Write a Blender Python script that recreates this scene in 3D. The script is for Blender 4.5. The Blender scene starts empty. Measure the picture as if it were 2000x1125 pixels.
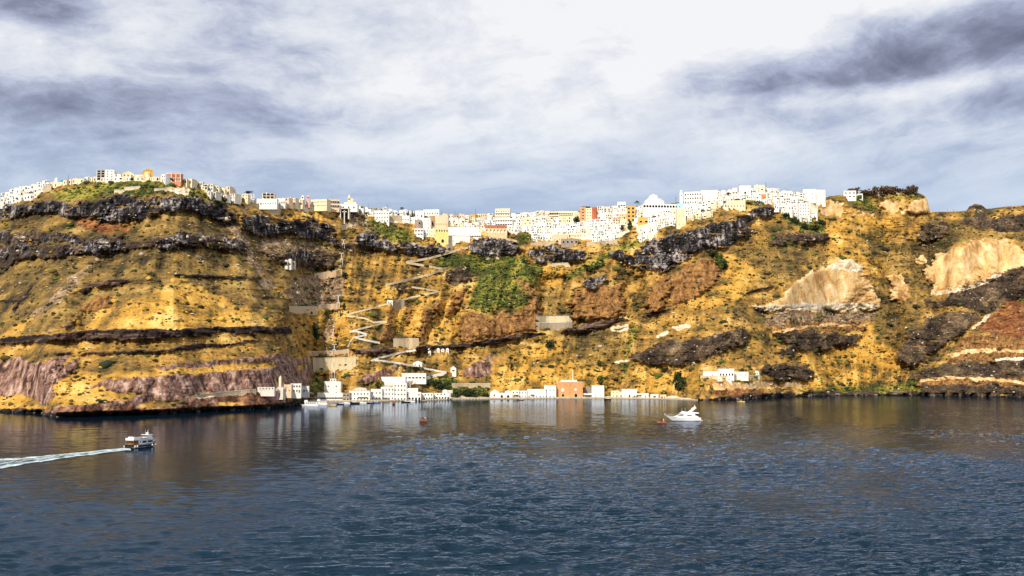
import bpy, math, random
import numpy as np

random.seed(7)
rng = np.random.default_rng(11)
scene = bpy.context.scene
COL = scene.collection

# ------------------------------------------------------------------ camera, sky, sun, exposure
F = 2144.0            # focal length in pixels of the 2000 px wide photograph
PITCH = math.radians(4.08)
CAM_H = 35.0
cam_d = bpy.data.cameras.new('camera')
cam_d.sensor_width = 36.0
cam_d.lens = 36.0 * F / 2000.0
cam_d.clip_start = 1.0
cam_d.clip_end = 40000.0
cam = bpy.data.objects.new('camera', cam_d)
cam.location = (0, 0, CAM_H)
cam.rotation_euler = (math.radians(90) + PITCH, 0, 0)
COL.objects.link(cam)
scene.camera = cam

SUN_FROM = np.array([-0.28, -0.75, 0.58])
SUN_FROM = SUN_FROM / np.linalg.norm(SUN_FROM)
SUN_ELEV = math.asin(SUN_FROM[2])
SUN_ROT = math.atan2(SUN_FROM[0], SUN_FROM[1])

scene.view_settings.view_transform = 'Standard'
scene.view_settings.look = 'None'
scene.view_settings.exposure = 0.30
scene.view_settings.gamma = 1.0
scene.view_settings.use_curve_mapping = False
scene.render.engine = 'CYCLES'
scene.cycles.max_bounces = 5
scene.cycles.diffuse_bounces = 2
scene.cycles.glossy_bounces = 3
scene.cycles.transparent_max_bounces = 6
scene.cycles.caustics_reflective = False
scene.cycles.caustics_refractive = False

sun_d = bpy.data.lights.new('sun', 'SUN')
sun_d.energy = 4.4
sun_d.angle = math.radians(0.5)
sun_d.color = (1.0, 0.90, 0.74)
sun = bpy.data.objects.new('sun', sun_d)
sun.location = (-300, -300, 500)
from mathutils import Vector
sun.rotation_euler = Vector((-SUN_FROM[0], -SUN_FROM[1], -SUN_FROM[2])).to_track_quat('-Z', 'Y').to_euler()
COL.objects.link(sun)


def ray(px, py):
    """Direction through a point of the photograph, scaled so that its y is 1."""
    x = (np.asarray(px, float) - 1000.0) / F
    u = (562.5 - np.asarray(py, float)) / F
    dy = math.cos(PITCH) - u * math.sin(PITCH)
    dz = math.sin(PITCH) + u * math.cos(PITCH)
    return x / dy, dz / dy


def at(px, py, Y):
    rx, rz = ray(px, py)
    return rx * Y, Y, CAM_H + rz * Y


def sea_y(px, py):
    """Distance at which the sight line meets the water."""
    rx, rz = ray(px, py)
    return -CAM_H / rz


def on_sea(px, py):
    Y = float(sea_y(px, py))
    return float(ray(px, py)[0]) * Y, Y


# ------------------------------------------------------------------ node helpers
class NT:
    def __init__(self, tree):
        self.t = tree
        self.n = tree.nodes
        self.l = tree.links

    def node(self, kind, **kw):
        nd = self.n.new(kind)
        for k, v in kw.items():
            setattr(nd, k, v)
        return nd

    def put(self, sock, v):
        if isinstance(v, bpy.types.NodeSocket):
            self.l.new(v, sock)
        elif v is not None:
            if isinstance(v, (tuple, list)) and len(v) == 3 and sock.type == 'RGBA':
                v = (*v, 1.0)
            sock.default_value = v

    def math(self, op, a, b=None, c=None, clamp=False):
        nd = self.node('ShaderNodeMath', operation=op, use_clamp=clamp)
        self.put(nd.inputs[0], a)
        if b is not None:
            self.put(nd.inputs[1], b)
        if c is not None:
            self.put(nd.inputs[2], c)
        return nd.outputs[0]

    def vmath(self, op, a, b=None, scale=None):
        nd = self.node('ShaderNodeVectorMath', operation=op)
        self.put(nd.inputs[0], a)
        if b is not None:
            self.put(nd.inputs[1], b)
        if scale is not None:
            self.put(nd.inputs['Scale'], scale)
        return nd.outputs['Value'] if op in ('LENGTH', 'DOT_PRODUCT', 'DISTANCE') else nd.outputs['Vector']

    def mix(self, f, a, b, blend='MIX'):
        nd = self.node('ShaderNodeMix', data_type='RGBA', blend_type=blend)
        self.put(nd.inputs['Factor'], f)
        self.put(nd.inputs[6], a)
        self.put(nd.inputs[7], b)
        return nd.outputs[2]

    def ramp(self, f, stops, interp='LINEAR'):
        nd = self.node('ShaderNodeValToRGB')
        cr = nd.color_ramp
        cr.interpolation = interp
        while len(cr.elements) < len(stops):
            cr.elements.new(0.5)
        for e, (p, c) in zip(cr.elements, stops):
            e.position = p
            e.color = (*c, 1.0) if len(c) == 3 else c
        self.put(nd.inputs[0], f)
        return nd.outputs[0]

    def noise(self, vec, scale, detail=4.0, rough=0.55, distort=0.0):
        nd = self.node('ShaderNodeTexNoise')
        self.put(nd.inputs['Vector'], vec)
        nd.inputs['Scale'].default_value = scale
        nd.inputs['Detail'].default_value = detail
        nd.inputs['Roughness'].default_value = rough
        nd.inputs['Distortion'].default_value = distort
        return nd.outputs['Fac']

    def scaled(self, vec, s):
        return self.vmath('MULTIPLY', vec, s)

    def sharp(self, m, k, c=0.5):
        return self.math('MULTIPLY_ADD', self.math('SUBTRACT', m, c), k, 0.5, clamp=True)


def new_mat(name):
    m = bpy.data.materials.new(name)
    m.use_nodes = True
    t = NT(m.node_tree)
    bsdf = m.node_tree.nodes['Principled BSDF']
    return m, t, bsdf


# ------------------------------------------------------------------ sky: Nishita with a layer of broken cloud
world = bpy.data.worlds.new('World')
scene.world = world
world.use_nodes = True
w = NT(world.node_tree)
bg = world.node_tree.nodes['Background']
bg.inputs['Strength'].default_value = 0.1
sky = w.node('ShaderNodeTexSky', sky_type='NISHITA')
sky.sun_disc = False
sky.sun_elevation = SUN_ELEV
sky.sun_rotation = SUN_ROT
sky.air_density = 1.0
sky.dust_density = 1.0
sky.ozone_density = 1.0
tc = w.node('ShaderNodeTexCoord')
D = tc.outputs['Generated']
sep = w.node('ShaderNodeSeparateXYZ')
w.put(sep.inputs[0], D)
dz = w.math('MAXIMUM', sep.outputs['Z'], 0.0)
rot = w.node('ShaderNodeMapping')
w.put(rot.inputs['Vector'], D)
rot.inputs['Rotation'].default_value = (0, math.radians(17), 0)
rot.inputs['Scale'].default_value = (4.6, 4.6, 9.5)
Q = rot.outputs[0]
warp = w.node('ShaderNodeTexNoise')
w.put(warp.inputs['Vector'], Q)
warp.inputs['Scale'].default_value = 0.8
warp.inputs['Detail'].default_value = 4
Q2 = w.vmath('ADD', Q, w.vmath('MULTIPLY', w.vmath('SUBTRACT', warp.outputs['Color'], (0.5, 0.5, 0.5)), (0.75, 0.75, 0.75)))
big = w.noise(Q2, 0.75, 7, 0.55)
fine = w.noise(Q2, 2.6, 10, 0.66)
wisp = w.noise(w.scaled(Q2, (0.45, 0.45, 1.5)), 1.9, 8, 0.62)


def dir_of(px, py):
    rx, rz = ray(px, py)
    v = np.array([rx, 1.0, rz])
    return v / np.linalg.norm(v)


# where the cloud sheet is thick (dark) and where it is thin (bright): px, py, half widths in px, amount
CLOUDS = [
    (420, 110, 270, 80, -0.24), (80, 225, 210, 50, -0.28), (330, 225, 230, 40, -0.15), (230, 60, 150, 50, -0.10), (540, 60, 130, 50, -0.10),
    (30, 15, 130, 28, -0.34), (650, 205, 150, 40, -0.20), (600, 250, 60, 20, -0.12), (60, 310, 120, 22, -0.12),
    (1930, 85, 190, 55, -0.34), (1600, 125, 200, 34, -0.26), (1760, 120, 130, 30, -0.12), (1780, 195, 240, 30, -0.16), (1450, 165, 150, 36, -0.12),
    (1350, 80, 70, 20, -0.10), (1960, 220, 130, 24, -0.16), (910, 140, 70, 26, -0.14), (1140, 160, 50, 20, -0.08),
    (1130, 40, 420, 120, 0.32), (130, 95, 130, 45, 0.30), (320, 40, 60, 40, 0.12), (1840, 165, 170, 18, 0.50), (1560, 25, 220, 30, 0.20),
    (500, 170, 60, 30, 0.14), (740, 160, 90, 30, 0.14), (560, 300, 260, 40, 0.08), (1500, 250, 320, 50, 0.08), (1900, 385, 160, 10, 0.20), (1250, 130, 160, 60, 0.12), (1050, 220, 360, 80, 0.17), (760, 60, 80, 40, -0.06), (1120, 120, 60, 26, -0.10),
]
wob = w.vmath('MULTIPLY', w.vmath('SUBTRACT', warp.outputs['Color'], (0.5, 0.5, 0.5)), (0.10, 0.0, 0.05))
Dw = w.vmath('ADD', D, wob)
acc = None
for (cx, cy, sx, sy, amt) in CLOUDS:
    d0 = dir_of(cx, cy)
    v = w.vmath('SUBTRACT', Dw, tuple(d0))
    v = w.vmath('MULTIPLY', v, (F / sx * 0.75, 2.0, F / sy * 0.75))
    ln = w.vmath('LENGTH', v)
    g = w.math('EXPONENT', w.math('MULTIPLY', w.math('MULTIPLY', ln, ln), -1.0))
    acc = w.math('MULTIPLY_ADD', g, amt, acc if acc is not None else 0.0)
val = w.math('ADD', w.math('MULTIPLY', w.math('SUBTRACT', big, 0.5), 1.0), 0.635)
val = w.math('ADD', val, w.math('MULTIPLY', w.math('SUBTRACT', fine, 0.5), 1.15))
val = w.math('ADD', val, w.math('MULTIPLY', w.math('SUBTRACT', wisp, 0.5), 0.55))
val = w.math('ADD', val, w.math('MULTIPLY', acc, 0.9))
val = w.math('ADD', val, w.math('MULTIPLY', w.math('SUBTRACT', dz, 0.25, clamp=True), 0.8))
K = 10.0
cloud = w.ramp(val, [
    (0.08, (0.110 * K, 0.116 * K, 0.170 * K)),
    (0.32, (0.215 * K, 0.230 * K, 0.320 * K)),
    (0.52, (0.370 * K, 0.405 * K, 0.525 * K)),
    (0.70, (0.57 * K, 0.595 * K, 0.665 * K)),
    (0.95, (0.77 * K, 0.77 * K, 0.78 * K)),
])
# low down the layer thins to hazy blue
low = w.ramp(dz, [(0.12, (1, 1, 1)), (0.235, (0, 0, 0))])
lowc = w.ramp(w.math('ADD', w.math('MULTIPLY', w.math('SUBTRACT', wisp, 0.5), 0.9), 0.5), [
    (0.25, (0.255 * K, 0.350 * K, 0.520 * K)), (0.50, (0.37 * K, 0.465 * K, 0.625 * K)), (0.80, (0.63 * K, 0.68 * K, 0.75 * K))])
cl = w.mix(w.math('MULTIPLY', low, 0.88), cloud, lowc)
final = w.mix(0.93, sky.outputs[0], cl)
w.put(bg.inputs['Color'], final)

# ------------------------------------------------------------------ numpy noise
_perm = rng.permutation(256)
_perm = np.concatenate([_perm, _perm, _perm])
_ang = rng.uniform(0, 2 * math.pi, 256)
_gx, _gy = np.cos(_ang), np.sin(_ang)


def perlin(x, y):
    xi = np.floor(x).astype(np.int64)
    yi = np.floor(y).astype(np.int64)
    xf, yf = x - xi, y - yi
    u = xf * xf * xf * (xf * (xf * 6 - 15) + 10)
    v = yf * yf * yf * (yf * (yf * 6 - 15) + 10)
    xi &= 255
    yi &= 255

    def g(ix, iy, fx, fy):
        h = _perm[_perm[ix & 255] + (iy & 255)]
        return _gx[h] * fx + _gy[h] * fy
    a = g(xi, yi, xf, yf)
    b = g(xi + 1, yi, xf - 1, yf)
    c = g(xi, yi + 1, xf, yf - 1)
    d = g(xi + 1, yi + 1, xf - 1, yf - 1)
    return ((a * (1 - u) + b * u) * (1 - v) + (c * (1 - u) + d * u) * v) * 1.5


def fbm(x, y, octv=4, gain=0.5, ridged=False):
    s, amp, tot = 0.0, 1.0, 0.0
    for o in range(octv):
        n = perlin(x + 17.3 * o, y - 9.1 * o)
        if ridged:
            n = 1.0 - 2.0 * np.abs(n)
        s = s + n * amp
        tot += amp
        amp *= gain
        x, y = x * 2.03, y * 2.03
    return s / tot

# ------------------------------------------------------------------ the caldera hillside
# Outlines of the rock beds, screes and green slopes as they lie on the hill (traced along their edges)
PX0, PX1, PY0, PY1 = -300, 2300, 300, 840
GW, GH = PX1 - PX0, PY1 - PY0

RIDGE = [(-300, 425), (-100, 405), (0, 396), (30, 380), (60, 370), (85, 364), (110, 360), (150, 353), (190, 348), (230, 346),
         (280, 344), (320, 346), (350, 351), (375, 357), (400, 366), (440, 378), (460, 385), (500, 391), (560, 396), (600, 400),
         (660, 406), (700, 411), (760, 416), (830, 419), (870, 424), (950, 424), (1000, 417), (1050, 415), (1100, 413), (1150, 412),
         (1200, 408), (1250, 404), (1300, 399), (1340, 393), (1400, 380), (1440, 374), (1480, 371), (1520, 376), (1560, 385),
         (1600, 391), (1610, 387), (1620, 383), (1640, 381), (1660, 383), (1690, 380), (1720, 378), (1760, 376), (1795, 377),
         (1806, 382), (1812, 392), (1816, 411), (1822, 414), (1870, 413), (1888, 411), (1893, 403), (1905, 398), (1918, 401),
         (1926, 408), (1960, 404), (2000, 401), (2100, 396), (2300, 405)]
SHORE = [(-300, 800), (0, 804), (40, 806), (82, 806), (90, 812), (110, 814), (200, 812), (330, 808), (400, 803), (480, 800),
         (520, 798), (560, 794), (590, 788), (606, 785), (640, 784), (700, 784), (760, 783), (860, 781), (900, 780), (960, 779),
         (1100, 778), (1200, 778), (1280, 779), (1340, 781), (1370, 782), (1400, 781), (1450, 780), (1500, 777), (1560, 774),
         (1650, 772), (1800, 772), (1900, 774), (2000, 776), (2300, 780)]
RIDGE_Y = [(-300, 1220), (0, 1160), (200, 1110), (330, 1090), (450, 1150), (560, 1260), (660, 1340), (800, 1400), (1000, 1440),
           (1200, 1450), (1400, 1440), (1520, 1480), (1660, 1540), (1810, 1570), (1900, 1580), (2300, 1560)]

LAVA = [
    [(-300, 400), (30, 399), (60, 402), (75, 394), (110, 391), (150, 398), (190, 392), (220, 383), (245, 378), (262, 386), (285, 392), (320, 384),
     (345, 384), (375, 378), (400, 388), (425, 397), (445, 405), (460, 424), (461, 436), (430, 434), (410, 425), (385, 417), (370, 412),
     (345, 410), (312, 416), (290, 425), (270, 432), (250, 430), (225, 438), (200, 430), (170, 429), (125, 426), (105, 415), (60, 416),
     (20, 428), (-300, 432)],
    [(466, 438), (472, 421), (500, 417), (524, 420), (530, 440), (545, 431), (575, 426), (605, 427), (640, 434), (656, 440), (661, 455),
     (662, 478), (655, 482), (640, 473), (620, 468), (590, 463), (560, 458), (530, 462), (500, 459), (475, 452)],
    [(700, 456), (715, 452), (740, 457), (762, 467), (785, 477), (800, 474), (830, 477), (860, 478), (880, 482), (886, 490), (860, 497),
     (840, 503), (810, 499), (780, 495), (750, 490), (725, 483), (697, 480), (694, 468)],
    [(914, 479), (930, 468), (950, 464), (975, 463), (1000, 466), (1015, 480), (1022, 491), (1000, 494), (985, 500), (950, 501), (925, 496)],
    [(1030, 490), (1040, 482), (1060, 479), (1085, 482), (1100, 485), (1120, 486), (1145, 490), (1151, 503), (1140, 512), (1120, 512),
     (1100, 508), (1080, 514), (1050, 511), (1038, 501)],
    [(1186, 492), (1200, 485), (1220, 488), (1240, 501), (1250, 490), (1258, 474), (1275, 462), (1300, 463), (1330, 458), (1360, 445),
     (1395, 435), (1430, 427), (1445, 420), (1470, 414), (1482, 405), (1500, 400), (1512, 410), (1506, 422), (1475, 426), (1460, 436),
     (1464, 450), (1440, 475), (1416, 488), (1400, 490), (1378, 482), (1370, 489), (1350, 496), (1335, 511), (1310, 525), (1288, 528),
     (1262, 529), (1240, 521), (1215, 514), (1188, 506)],
    [(-300, 460), (70, 452), (110, 454), (140, 455), (165, 468), (200, 461), (240, 460), (240, 470), (200, 475), (165, 476), (120, 473),
     (60, 474), (-300, 478)],
    [(-300, 482), (30, 476), (100, 480), (150, 478), (170, 475), (210, 473), (250, 470), (300, 465), (350, 456), (380, 451), (400, 456),
     (430, 460), (465, 468), (480, 480), (485, 492), (470, 491), (430, 487), (390, 480), (350, 482), (300, 485), (260, 488), (220, 495),
     (180, 498), (150, 497), (110, 503), (70, 505), (35, 512), (10, 522), (-300, 530)],
    [(506, 491), (540, 491), (600, 487), (640, 492), (664, 500), (655, 515), (640, 524), (600, 524), (565, 520), (540, 515)],
    [(1132, 560), (1150, 541), (1190, 536), (1191, 552), (1165, 560)],
]
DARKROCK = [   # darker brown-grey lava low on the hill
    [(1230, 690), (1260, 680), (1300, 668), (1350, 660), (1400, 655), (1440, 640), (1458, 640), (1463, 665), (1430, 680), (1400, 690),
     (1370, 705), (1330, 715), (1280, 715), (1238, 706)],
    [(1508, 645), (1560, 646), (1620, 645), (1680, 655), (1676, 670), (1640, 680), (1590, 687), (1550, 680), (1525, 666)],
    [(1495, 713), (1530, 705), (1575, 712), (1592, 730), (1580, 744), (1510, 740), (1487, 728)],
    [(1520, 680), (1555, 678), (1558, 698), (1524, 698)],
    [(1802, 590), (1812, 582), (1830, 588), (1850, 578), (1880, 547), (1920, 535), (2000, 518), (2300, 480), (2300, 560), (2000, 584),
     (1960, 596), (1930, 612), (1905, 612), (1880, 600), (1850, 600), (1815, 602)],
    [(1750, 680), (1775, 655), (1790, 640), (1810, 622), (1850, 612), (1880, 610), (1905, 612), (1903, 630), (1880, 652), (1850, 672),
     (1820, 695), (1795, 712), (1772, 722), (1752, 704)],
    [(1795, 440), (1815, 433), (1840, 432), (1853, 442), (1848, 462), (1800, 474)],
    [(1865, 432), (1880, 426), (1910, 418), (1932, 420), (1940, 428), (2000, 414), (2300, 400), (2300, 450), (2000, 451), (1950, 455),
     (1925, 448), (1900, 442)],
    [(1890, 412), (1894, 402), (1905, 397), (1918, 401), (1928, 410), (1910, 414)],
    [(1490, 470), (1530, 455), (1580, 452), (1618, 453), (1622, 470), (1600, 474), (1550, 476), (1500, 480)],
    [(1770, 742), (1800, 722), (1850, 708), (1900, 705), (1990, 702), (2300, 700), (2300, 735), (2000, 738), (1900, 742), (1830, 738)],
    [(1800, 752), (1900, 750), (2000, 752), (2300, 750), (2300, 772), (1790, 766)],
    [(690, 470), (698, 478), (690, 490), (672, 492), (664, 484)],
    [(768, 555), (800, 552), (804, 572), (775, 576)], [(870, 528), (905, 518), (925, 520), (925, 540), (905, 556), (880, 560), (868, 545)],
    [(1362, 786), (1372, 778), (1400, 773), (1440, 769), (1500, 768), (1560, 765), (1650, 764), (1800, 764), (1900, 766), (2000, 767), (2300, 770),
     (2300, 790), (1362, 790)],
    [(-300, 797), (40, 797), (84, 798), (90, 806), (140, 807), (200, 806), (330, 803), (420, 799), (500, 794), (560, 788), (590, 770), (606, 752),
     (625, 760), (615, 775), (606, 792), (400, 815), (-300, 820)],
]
BED = [   # thin black beds that run level through the slope
    [(-300, 664), (0, 660), (60, 655), (130, 650), (185, 644), (260, 642), (330, 643), (400, 640), (480, 636), (520, 637), (572, 640),
     (572, 651), (500, 652), (440, 650), (400, 656), (330, 660), (270, 664), (180, 667), (130, 667), (60, 671), (-300, 680)],
    [(100, 687), (230, 688), (270, 684), (330, 682), (380, 670), (440, 672), (490, 663), (520, 662), (440, 677), (330, 687), (230, 692), (110, 691)],
    [(684, 683), (760, 680), (776, 685), (760, 690), (690, 693)],
    [(813, 677), (870, 674), (930, 668), (960, 662), (1000, 655), (1030, 650), (1065, 650), (1069, 654), (1040, 660), (1000, 664),
     (960, 675), (900, 680), (840, 685), (813, 684)],
    [(1094, 648), (1115, 640), (1160, 628), (1190, 625), (1226, 621), (1228, 628), (1180, 640), (1140, 648), (1110, 652)],
    [(150, 568), (185, 553), (225, 545), (270, 550), (225, 556), (185, 562), (160, 574)], [(335, 535), (400, 537), (480, 540), (520, 545), (480, 546), (400, 543), (340, 540)],
    [(-300, 590), (0, 586), (38, 583), (40, 588), (0, 592), (-300, 600)], [(1455, 570), (1500, 560), (1520, 556), (1500, 566), (1460, 574)],
    [(20, 605), (45, 580), (60, 555), (66, 556), (50, 585), (28, 612)], [(125, 640), (150, 622), (154, 625), (132, 644)],
    [(1260, 612), (1290, 606), (1310, 602), (1312, 607), (1285, 614), (1262, 619)],
]
TAN = [
    [(1528, 582), (1550, 555), (1562, 545), (1585, 530), (1612, 520), (1640, 508), (1665, 505), (1692, 528), (1704, 552), (1716, 594),
     (1716, 605), (1600, 606), (1520, 606), (1470, 602), (1464, 597), (1500, 590)],
    [(1806, 527), (1830, 497), (1870, 485), (1890, 470), (1920, 464), (1960, 465), (1988, 484), (2000, 495), (2300, 520), (2300, 560),
     (2000, 520), (1950, 534), (1920, 550), (1880, 565), (1826, 571), (1812, 546)],
    [(1738, 548), (1742, 538), (1762, 535), (1776, 575), (1756, 595), (1742, 587)],
    [(1762, 412), (1775, 400), (1790, 391), (1812, 387), (1817, 416), (1765, 417)],
    [(1600, 416), (1605, 400), (1615, 392), (1640, 398), (1652, 414), (1640, 419), (1612, 420)],
    [(1720, 398), (1745, 390), (1760, 391), (1755, 412), (1735, 414), (1724, 408)],
    [(1655, 418), (1690, 413), (1710, 418), (1700, 423), (1660, 422)], [(1790, 505), (1805, 498), (1812, 508), (1806, 520), (1790, 516)],
    [(543, 404), (640, 404), (645, 412), (646, 418), (600, 412), (540, 410)],
    [(1390, 755), (1400, 747), (1440, 745), (1500, 746), (1590, 750), (1560, 757), (1450, 758), (1400, 764)],
]
TAN_LINES = [[(1790, 742), (1850, 734), (1920, 737), (2000, 744), (2300, 744), (2300, 750), (2000, 749), (1920, 743), (1850, 740), (1795, 748)],
    [(1850, 692), (1910, 680), (2000, 683), (2300, 683), (2300, 690), (2000, 689), (1910, 687), (1858, 697)], [(1600, 632), (1690, 634), (1690, 638), (1600, 637), (1520, 650), (1500, 648)]]
TAN_SCRAPED = [[(500, 398), (560, 400), (547, 412), (545, 418), (520, 412), (498, 404)]]
PINK = [
    [(88, 815), (100, 786), (120, 765), (160, 752), (200, 738), (270, 733), (380, 726), (480, 715), (540, 700), (578, 690), (604, 694), (611, 716),
     (608, 740), (600, 762), (585, 790), (480, 806), (330, 815)],
    [(300, 716), (400, 708), (480, 700), (560, 690), (600, 694), (604, 704), (480, 712), (390, 722), (310, 724)],
    [(-300, 712), (0, 706), (30, 699), (60, 710), (95, 704), (120, 691), (156, 694), (150, 714), (128, 740), (108, 762), (95, 790),
     (60, 776), (40, 768), (-300, 770)],
    [(700, 745), (720, 728), (760, 720), (784, 724), (760, 736), (745, 746), (715, 750)],
    [(905, 722), (930, 706), (965, 695), (992, 700), (970, 726), (940, 737), (905, 736)],
]
RED = [
    [(1904, 642), (1930, 616), (1970, 591), (2000, 580), (2300, 560), (2300, 650), (2000, 660), (1980, 664), (1940, 656)],
    [(1386, 768), (1400, 760), (1440, 757), (1500, 763), (1520, 768), (1440, 772), (1395, 774)],
    [(136, 427), (180, 429), (215, 440), (255, 437), (265, 440), (240, 450), (200, 454), (170, 447)],
    [(1274, 551), (1300, 541), (1311, 531), (1302, 546), (1284, 554)],
    [(-300, 474), (0, 476), (60, 474), (58, 478), (0, 480), (-300, 482)],
    [(92, 815), (110, 798), (200, 795), (330, 790), (420, 782), (420, 800), (330, 812)],
    [(400, 775), (480, 765), (560, 768), (580, 780), (480, 798), (330, 806), (340, 790)],
]
BROWN = [
    [(853, 586), (858, 591), (849, 613), (837, 637), (832, 652), (827, 684), (812, 684), (817, 666), (818, 637), (824, 620), (830, 606), (840, 600)],
    [(873, 618), (880, 590), (900, 560), (909, 562), (902, 586), (886, 610), (876, 626)],
    [(758, 594), (769, 596), (771, 640), (750, 668), (741, 670), (745, 650), (760, 630)],
    [(800, 600), (806, 604), (796, 632), (788, 640), (786, 632)],
    [(895, 668), (905, 612), (916, 606), (940, 614), (962, 626), (980, 608), (1005, 612), (1038, 590), (1050, 575), (1056, 612), (1048, 646),
     (1000, 656), (950, 664), (900, 669)],
    [(1112, 622), (1115, 590), (1130, 563), (1150, 556), (1180, 560), (1200, 560), (1215, 555), (1222, 590), (1218, 618), (1170, 625), (1120, 629)],
    [(1260, 612), (1266, 560), (1290, 553), (1308, 540), (1310, 560), (1292, 602), (1285, 612)],
    [(1310, 545), (1330, 520), (1380, 505), (1412, 514), (1404, 540), (1380, 570), (1330, 598), (1300, 600)],
    [(1880, 655), (1940, 656), (2000, 662), (2300, 655), (2300, 705), (2000, 702), (1900, 706), (1850, 708)],
    [(1780, 752), (1830, 738), (2000, 738), (2300, 735), (2300, 755), (1800, 756)],
    [(1480, 640), (1560, 628), (1690, 632), (1690, 645), (1500, 646)], [(1000, 540), (1044, 560), (1056, 610), (1048, 646), (1036, 590)],
    [(170, 590), (190, 578), (220, 575), (215, 600), (180, 612), (150, 610)],
]
SCREE = [
    [(1540, 607), (1712, 606), (1704, 630), (1600, 636), (1500, 640), (1490, 622)],
    [(440, 432), (462, 438), (474, 452), (500, 500), (540, 570), (522, 566), (482, 504), (455, 456)],
    [(575, 545), (620, 535), (672, 530), (676, 560), (668, 596), (620, 600), (585, 606), (560, 575)],
    [(640, 612), (656, 620), (640, 672), (622, 670), (632, 640)],
    [(62, 610), (130, 555), (195, 500), (205, 502), (150, 556), (95, 605), (66, 622)],
    [(500, 470), (600, 470), (660, 490), (600, 486), (510, 490)], [(690, 400), (730, 440), (725, 455), (690, 440), (660, 412)],
]
GREEN = [
    [(1000, 500), (960, 520), (935, 545), (920, 575), (926, 604), (960, 612), (985, 602), (1010, 606), (1040, 588), (1045, 560), (1050, 540), (1036, 515)],
    [(716, 422), (760, 440), (800, 452), (815, 480), (790, 477), (760, 467), (720, 452), (706, 440)],
    [(862, 500), (920, 498), (1000, 498), (1060, 520), (1058, 545), (1040, 530), (960, 522), (920, 542), (890, 532), (850, 516)],
    [(1010, 455), (1038, 455), (1038, 478), (1012, 472)],
    [(1096, 544), (1160, 508), (1180, 488), (1235, 470), (1262, 455), (1255, 480), (1205, 490), (1165, 520), (1130, 538)],
    [(95, 385), (150, 365), (220, 354), (320, 356), (380, 372), (430, 392), (400, 390), (360, 378), (330, 370), (280, 385), (230, 375), (190, 388), (140, 392)],
    [(1655, 386), (1690, 388), (1718, 400), (1714, 418), (1700, 410), (1670, 398)],
    [(1606, 390), (1640, 384), (1700, 384), (1760, 380), (1800, 380), (1812, 390), (1760, 390), (1700, 386), (1650, 390), (1612, 396)],
    [(1530, 412), (1560, 424), (1600, 432), (1612, 446), (1595, 462), (1560, 446), (1530, 428)],
    [(1560, 766), (1640, 755), (1750, 752), (1790, 740), (1820, 752), (1840, 764), (1560, 770)],
    [(870, 768), (890, 752), (950, 752), (960, 772), (880, 776)], [(600, 745), (635, 740), (630, 775), (600, 780)],
    [(830, 735), (870, 730), (895, 745), (880, 765), (845, 760)], [(1440, 394), (1500, 388), (1505, 398), (1470, 405), (1440, 402)],
    [(500, 396), (560, 402), (560, 408), (500, 402)], [(610, 405), (670, 412), (665, 420), (620, 412)],
    [(1225, 690), (1250, 640), (1240, 630), (1216, 690), (1212, 740), (1226, 735)],
]
OLIVE = [
    [(-300, 400), (100, 380), (240, 350), (380, 372), (450, 400), (470, 440), (510, 500), (545, 560), (568, 636), (480, 600), (400, 560), (345, 545),
     (300, 565), (240, 590), (160, 640), (-300, 655)],
    [(480, 458), (600, 462), (690, 478), (690, 520), (640, 540), (560, 545), (510, 500)],
    [(1690, 560), (1800, 520), (1800, 640), (1750, 690), (1700, 640)], [(1640, 440), (1790, 470), (1800, 520), (1720, 520)],
    [(1060, 560), (1110, 560), (1110, 640), (1060, 640)], [(1480, 530), (1420, 480), (1520, 480), (1620, 490), (1560, 540), (1520, 560)],
    [(1840, 440), (2300, 450), (2300, 520), (1960, 462), (1900, 462), (1840, 490), (1800, 520)], [(1080, 640), (1220, 640), (1200, 720), (1120, 700)],
]
PALE = [   # whitewashed terraces, lanes and masonry between the houses, bare ash
    [(-20, 396), (10, 388), (60, 372), (86, 366), (84, 372), (70, 386), (20, 397)],
    [(190, 350), (320, 348), (330, 352), (240, 354), (200, 356)],
    [(500, 396), (560, 398), (660, 407), (700, 412), (690, 408), (600, 401), (520, 393)],
    [(740, 418), (800, 426), (870, 430), (940, 440), (990, 436), (1040, 420), (1200, 410), (1330, 398), (1420, 380), (1500, 372), (1600, 392), (1596, 418),
     (1560, 412), (1520, 395), (1440, 390), (1390, 410), (1340, 430), (1290, 445), (1270, 470), (1250, 455), (1240, 440), (1210, 466),
     (1160, 470), (1110, 466), (1040, 466), (1030, 452), (950, 452), (900, 458), (870, 470), (815, 458), (820, 440), (750, 432)],
    [(1462, 599), (1500, 597), (1560, 593), (1716, 592), (1716, 604), (1560, 606), (1480, 606)],
    [(1612, 521), (1640, 509), (1665, 506), (1690, 528), (1660, 530)], [(1190, 640), (1228, 634), (1228, 645), (1200, 648)],
    [(1310, 640), (1345, 632), (1352, 638), (1320, 646)], [(1280, 655), (1300, 645), (1306, 650), (1284, 660)], [(1330, 712), (1360, 706), (1352, 714)],
    [(1820, 570), (1880, 563), (1920, 548), (1950, 533), (1960, 536), (1925, 555), (1880, 571), (1824, 576)],
    [(1896, 642), (1930, 612), (1936, 614), (1902, 646)], [(1940, 701), (2000, 698), (2000, 703), (1945, 705)],
    [(600, 783), (700, 780), (860, 776), (1100, 775), (1240, 774), (1340, 776), (1365, 780), (1340, 783), (1100, 780), (600, 788)],
    [(880, 775), (960, 775), (960, 780), (880, 781)], [(300, 372), (360, 364), (372, 372), (366, 382), (345, 376)],
    [(1200, 706), (1240, 700), (1236, 704), (1204, 710)], [(550, 398), (580, 404), (640, 410), (645, 418), (560, 410)],
    [(380, 776), (440, 768), (520, 762), (520, 765), (440, 773), (384, 779)],
]
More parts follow.
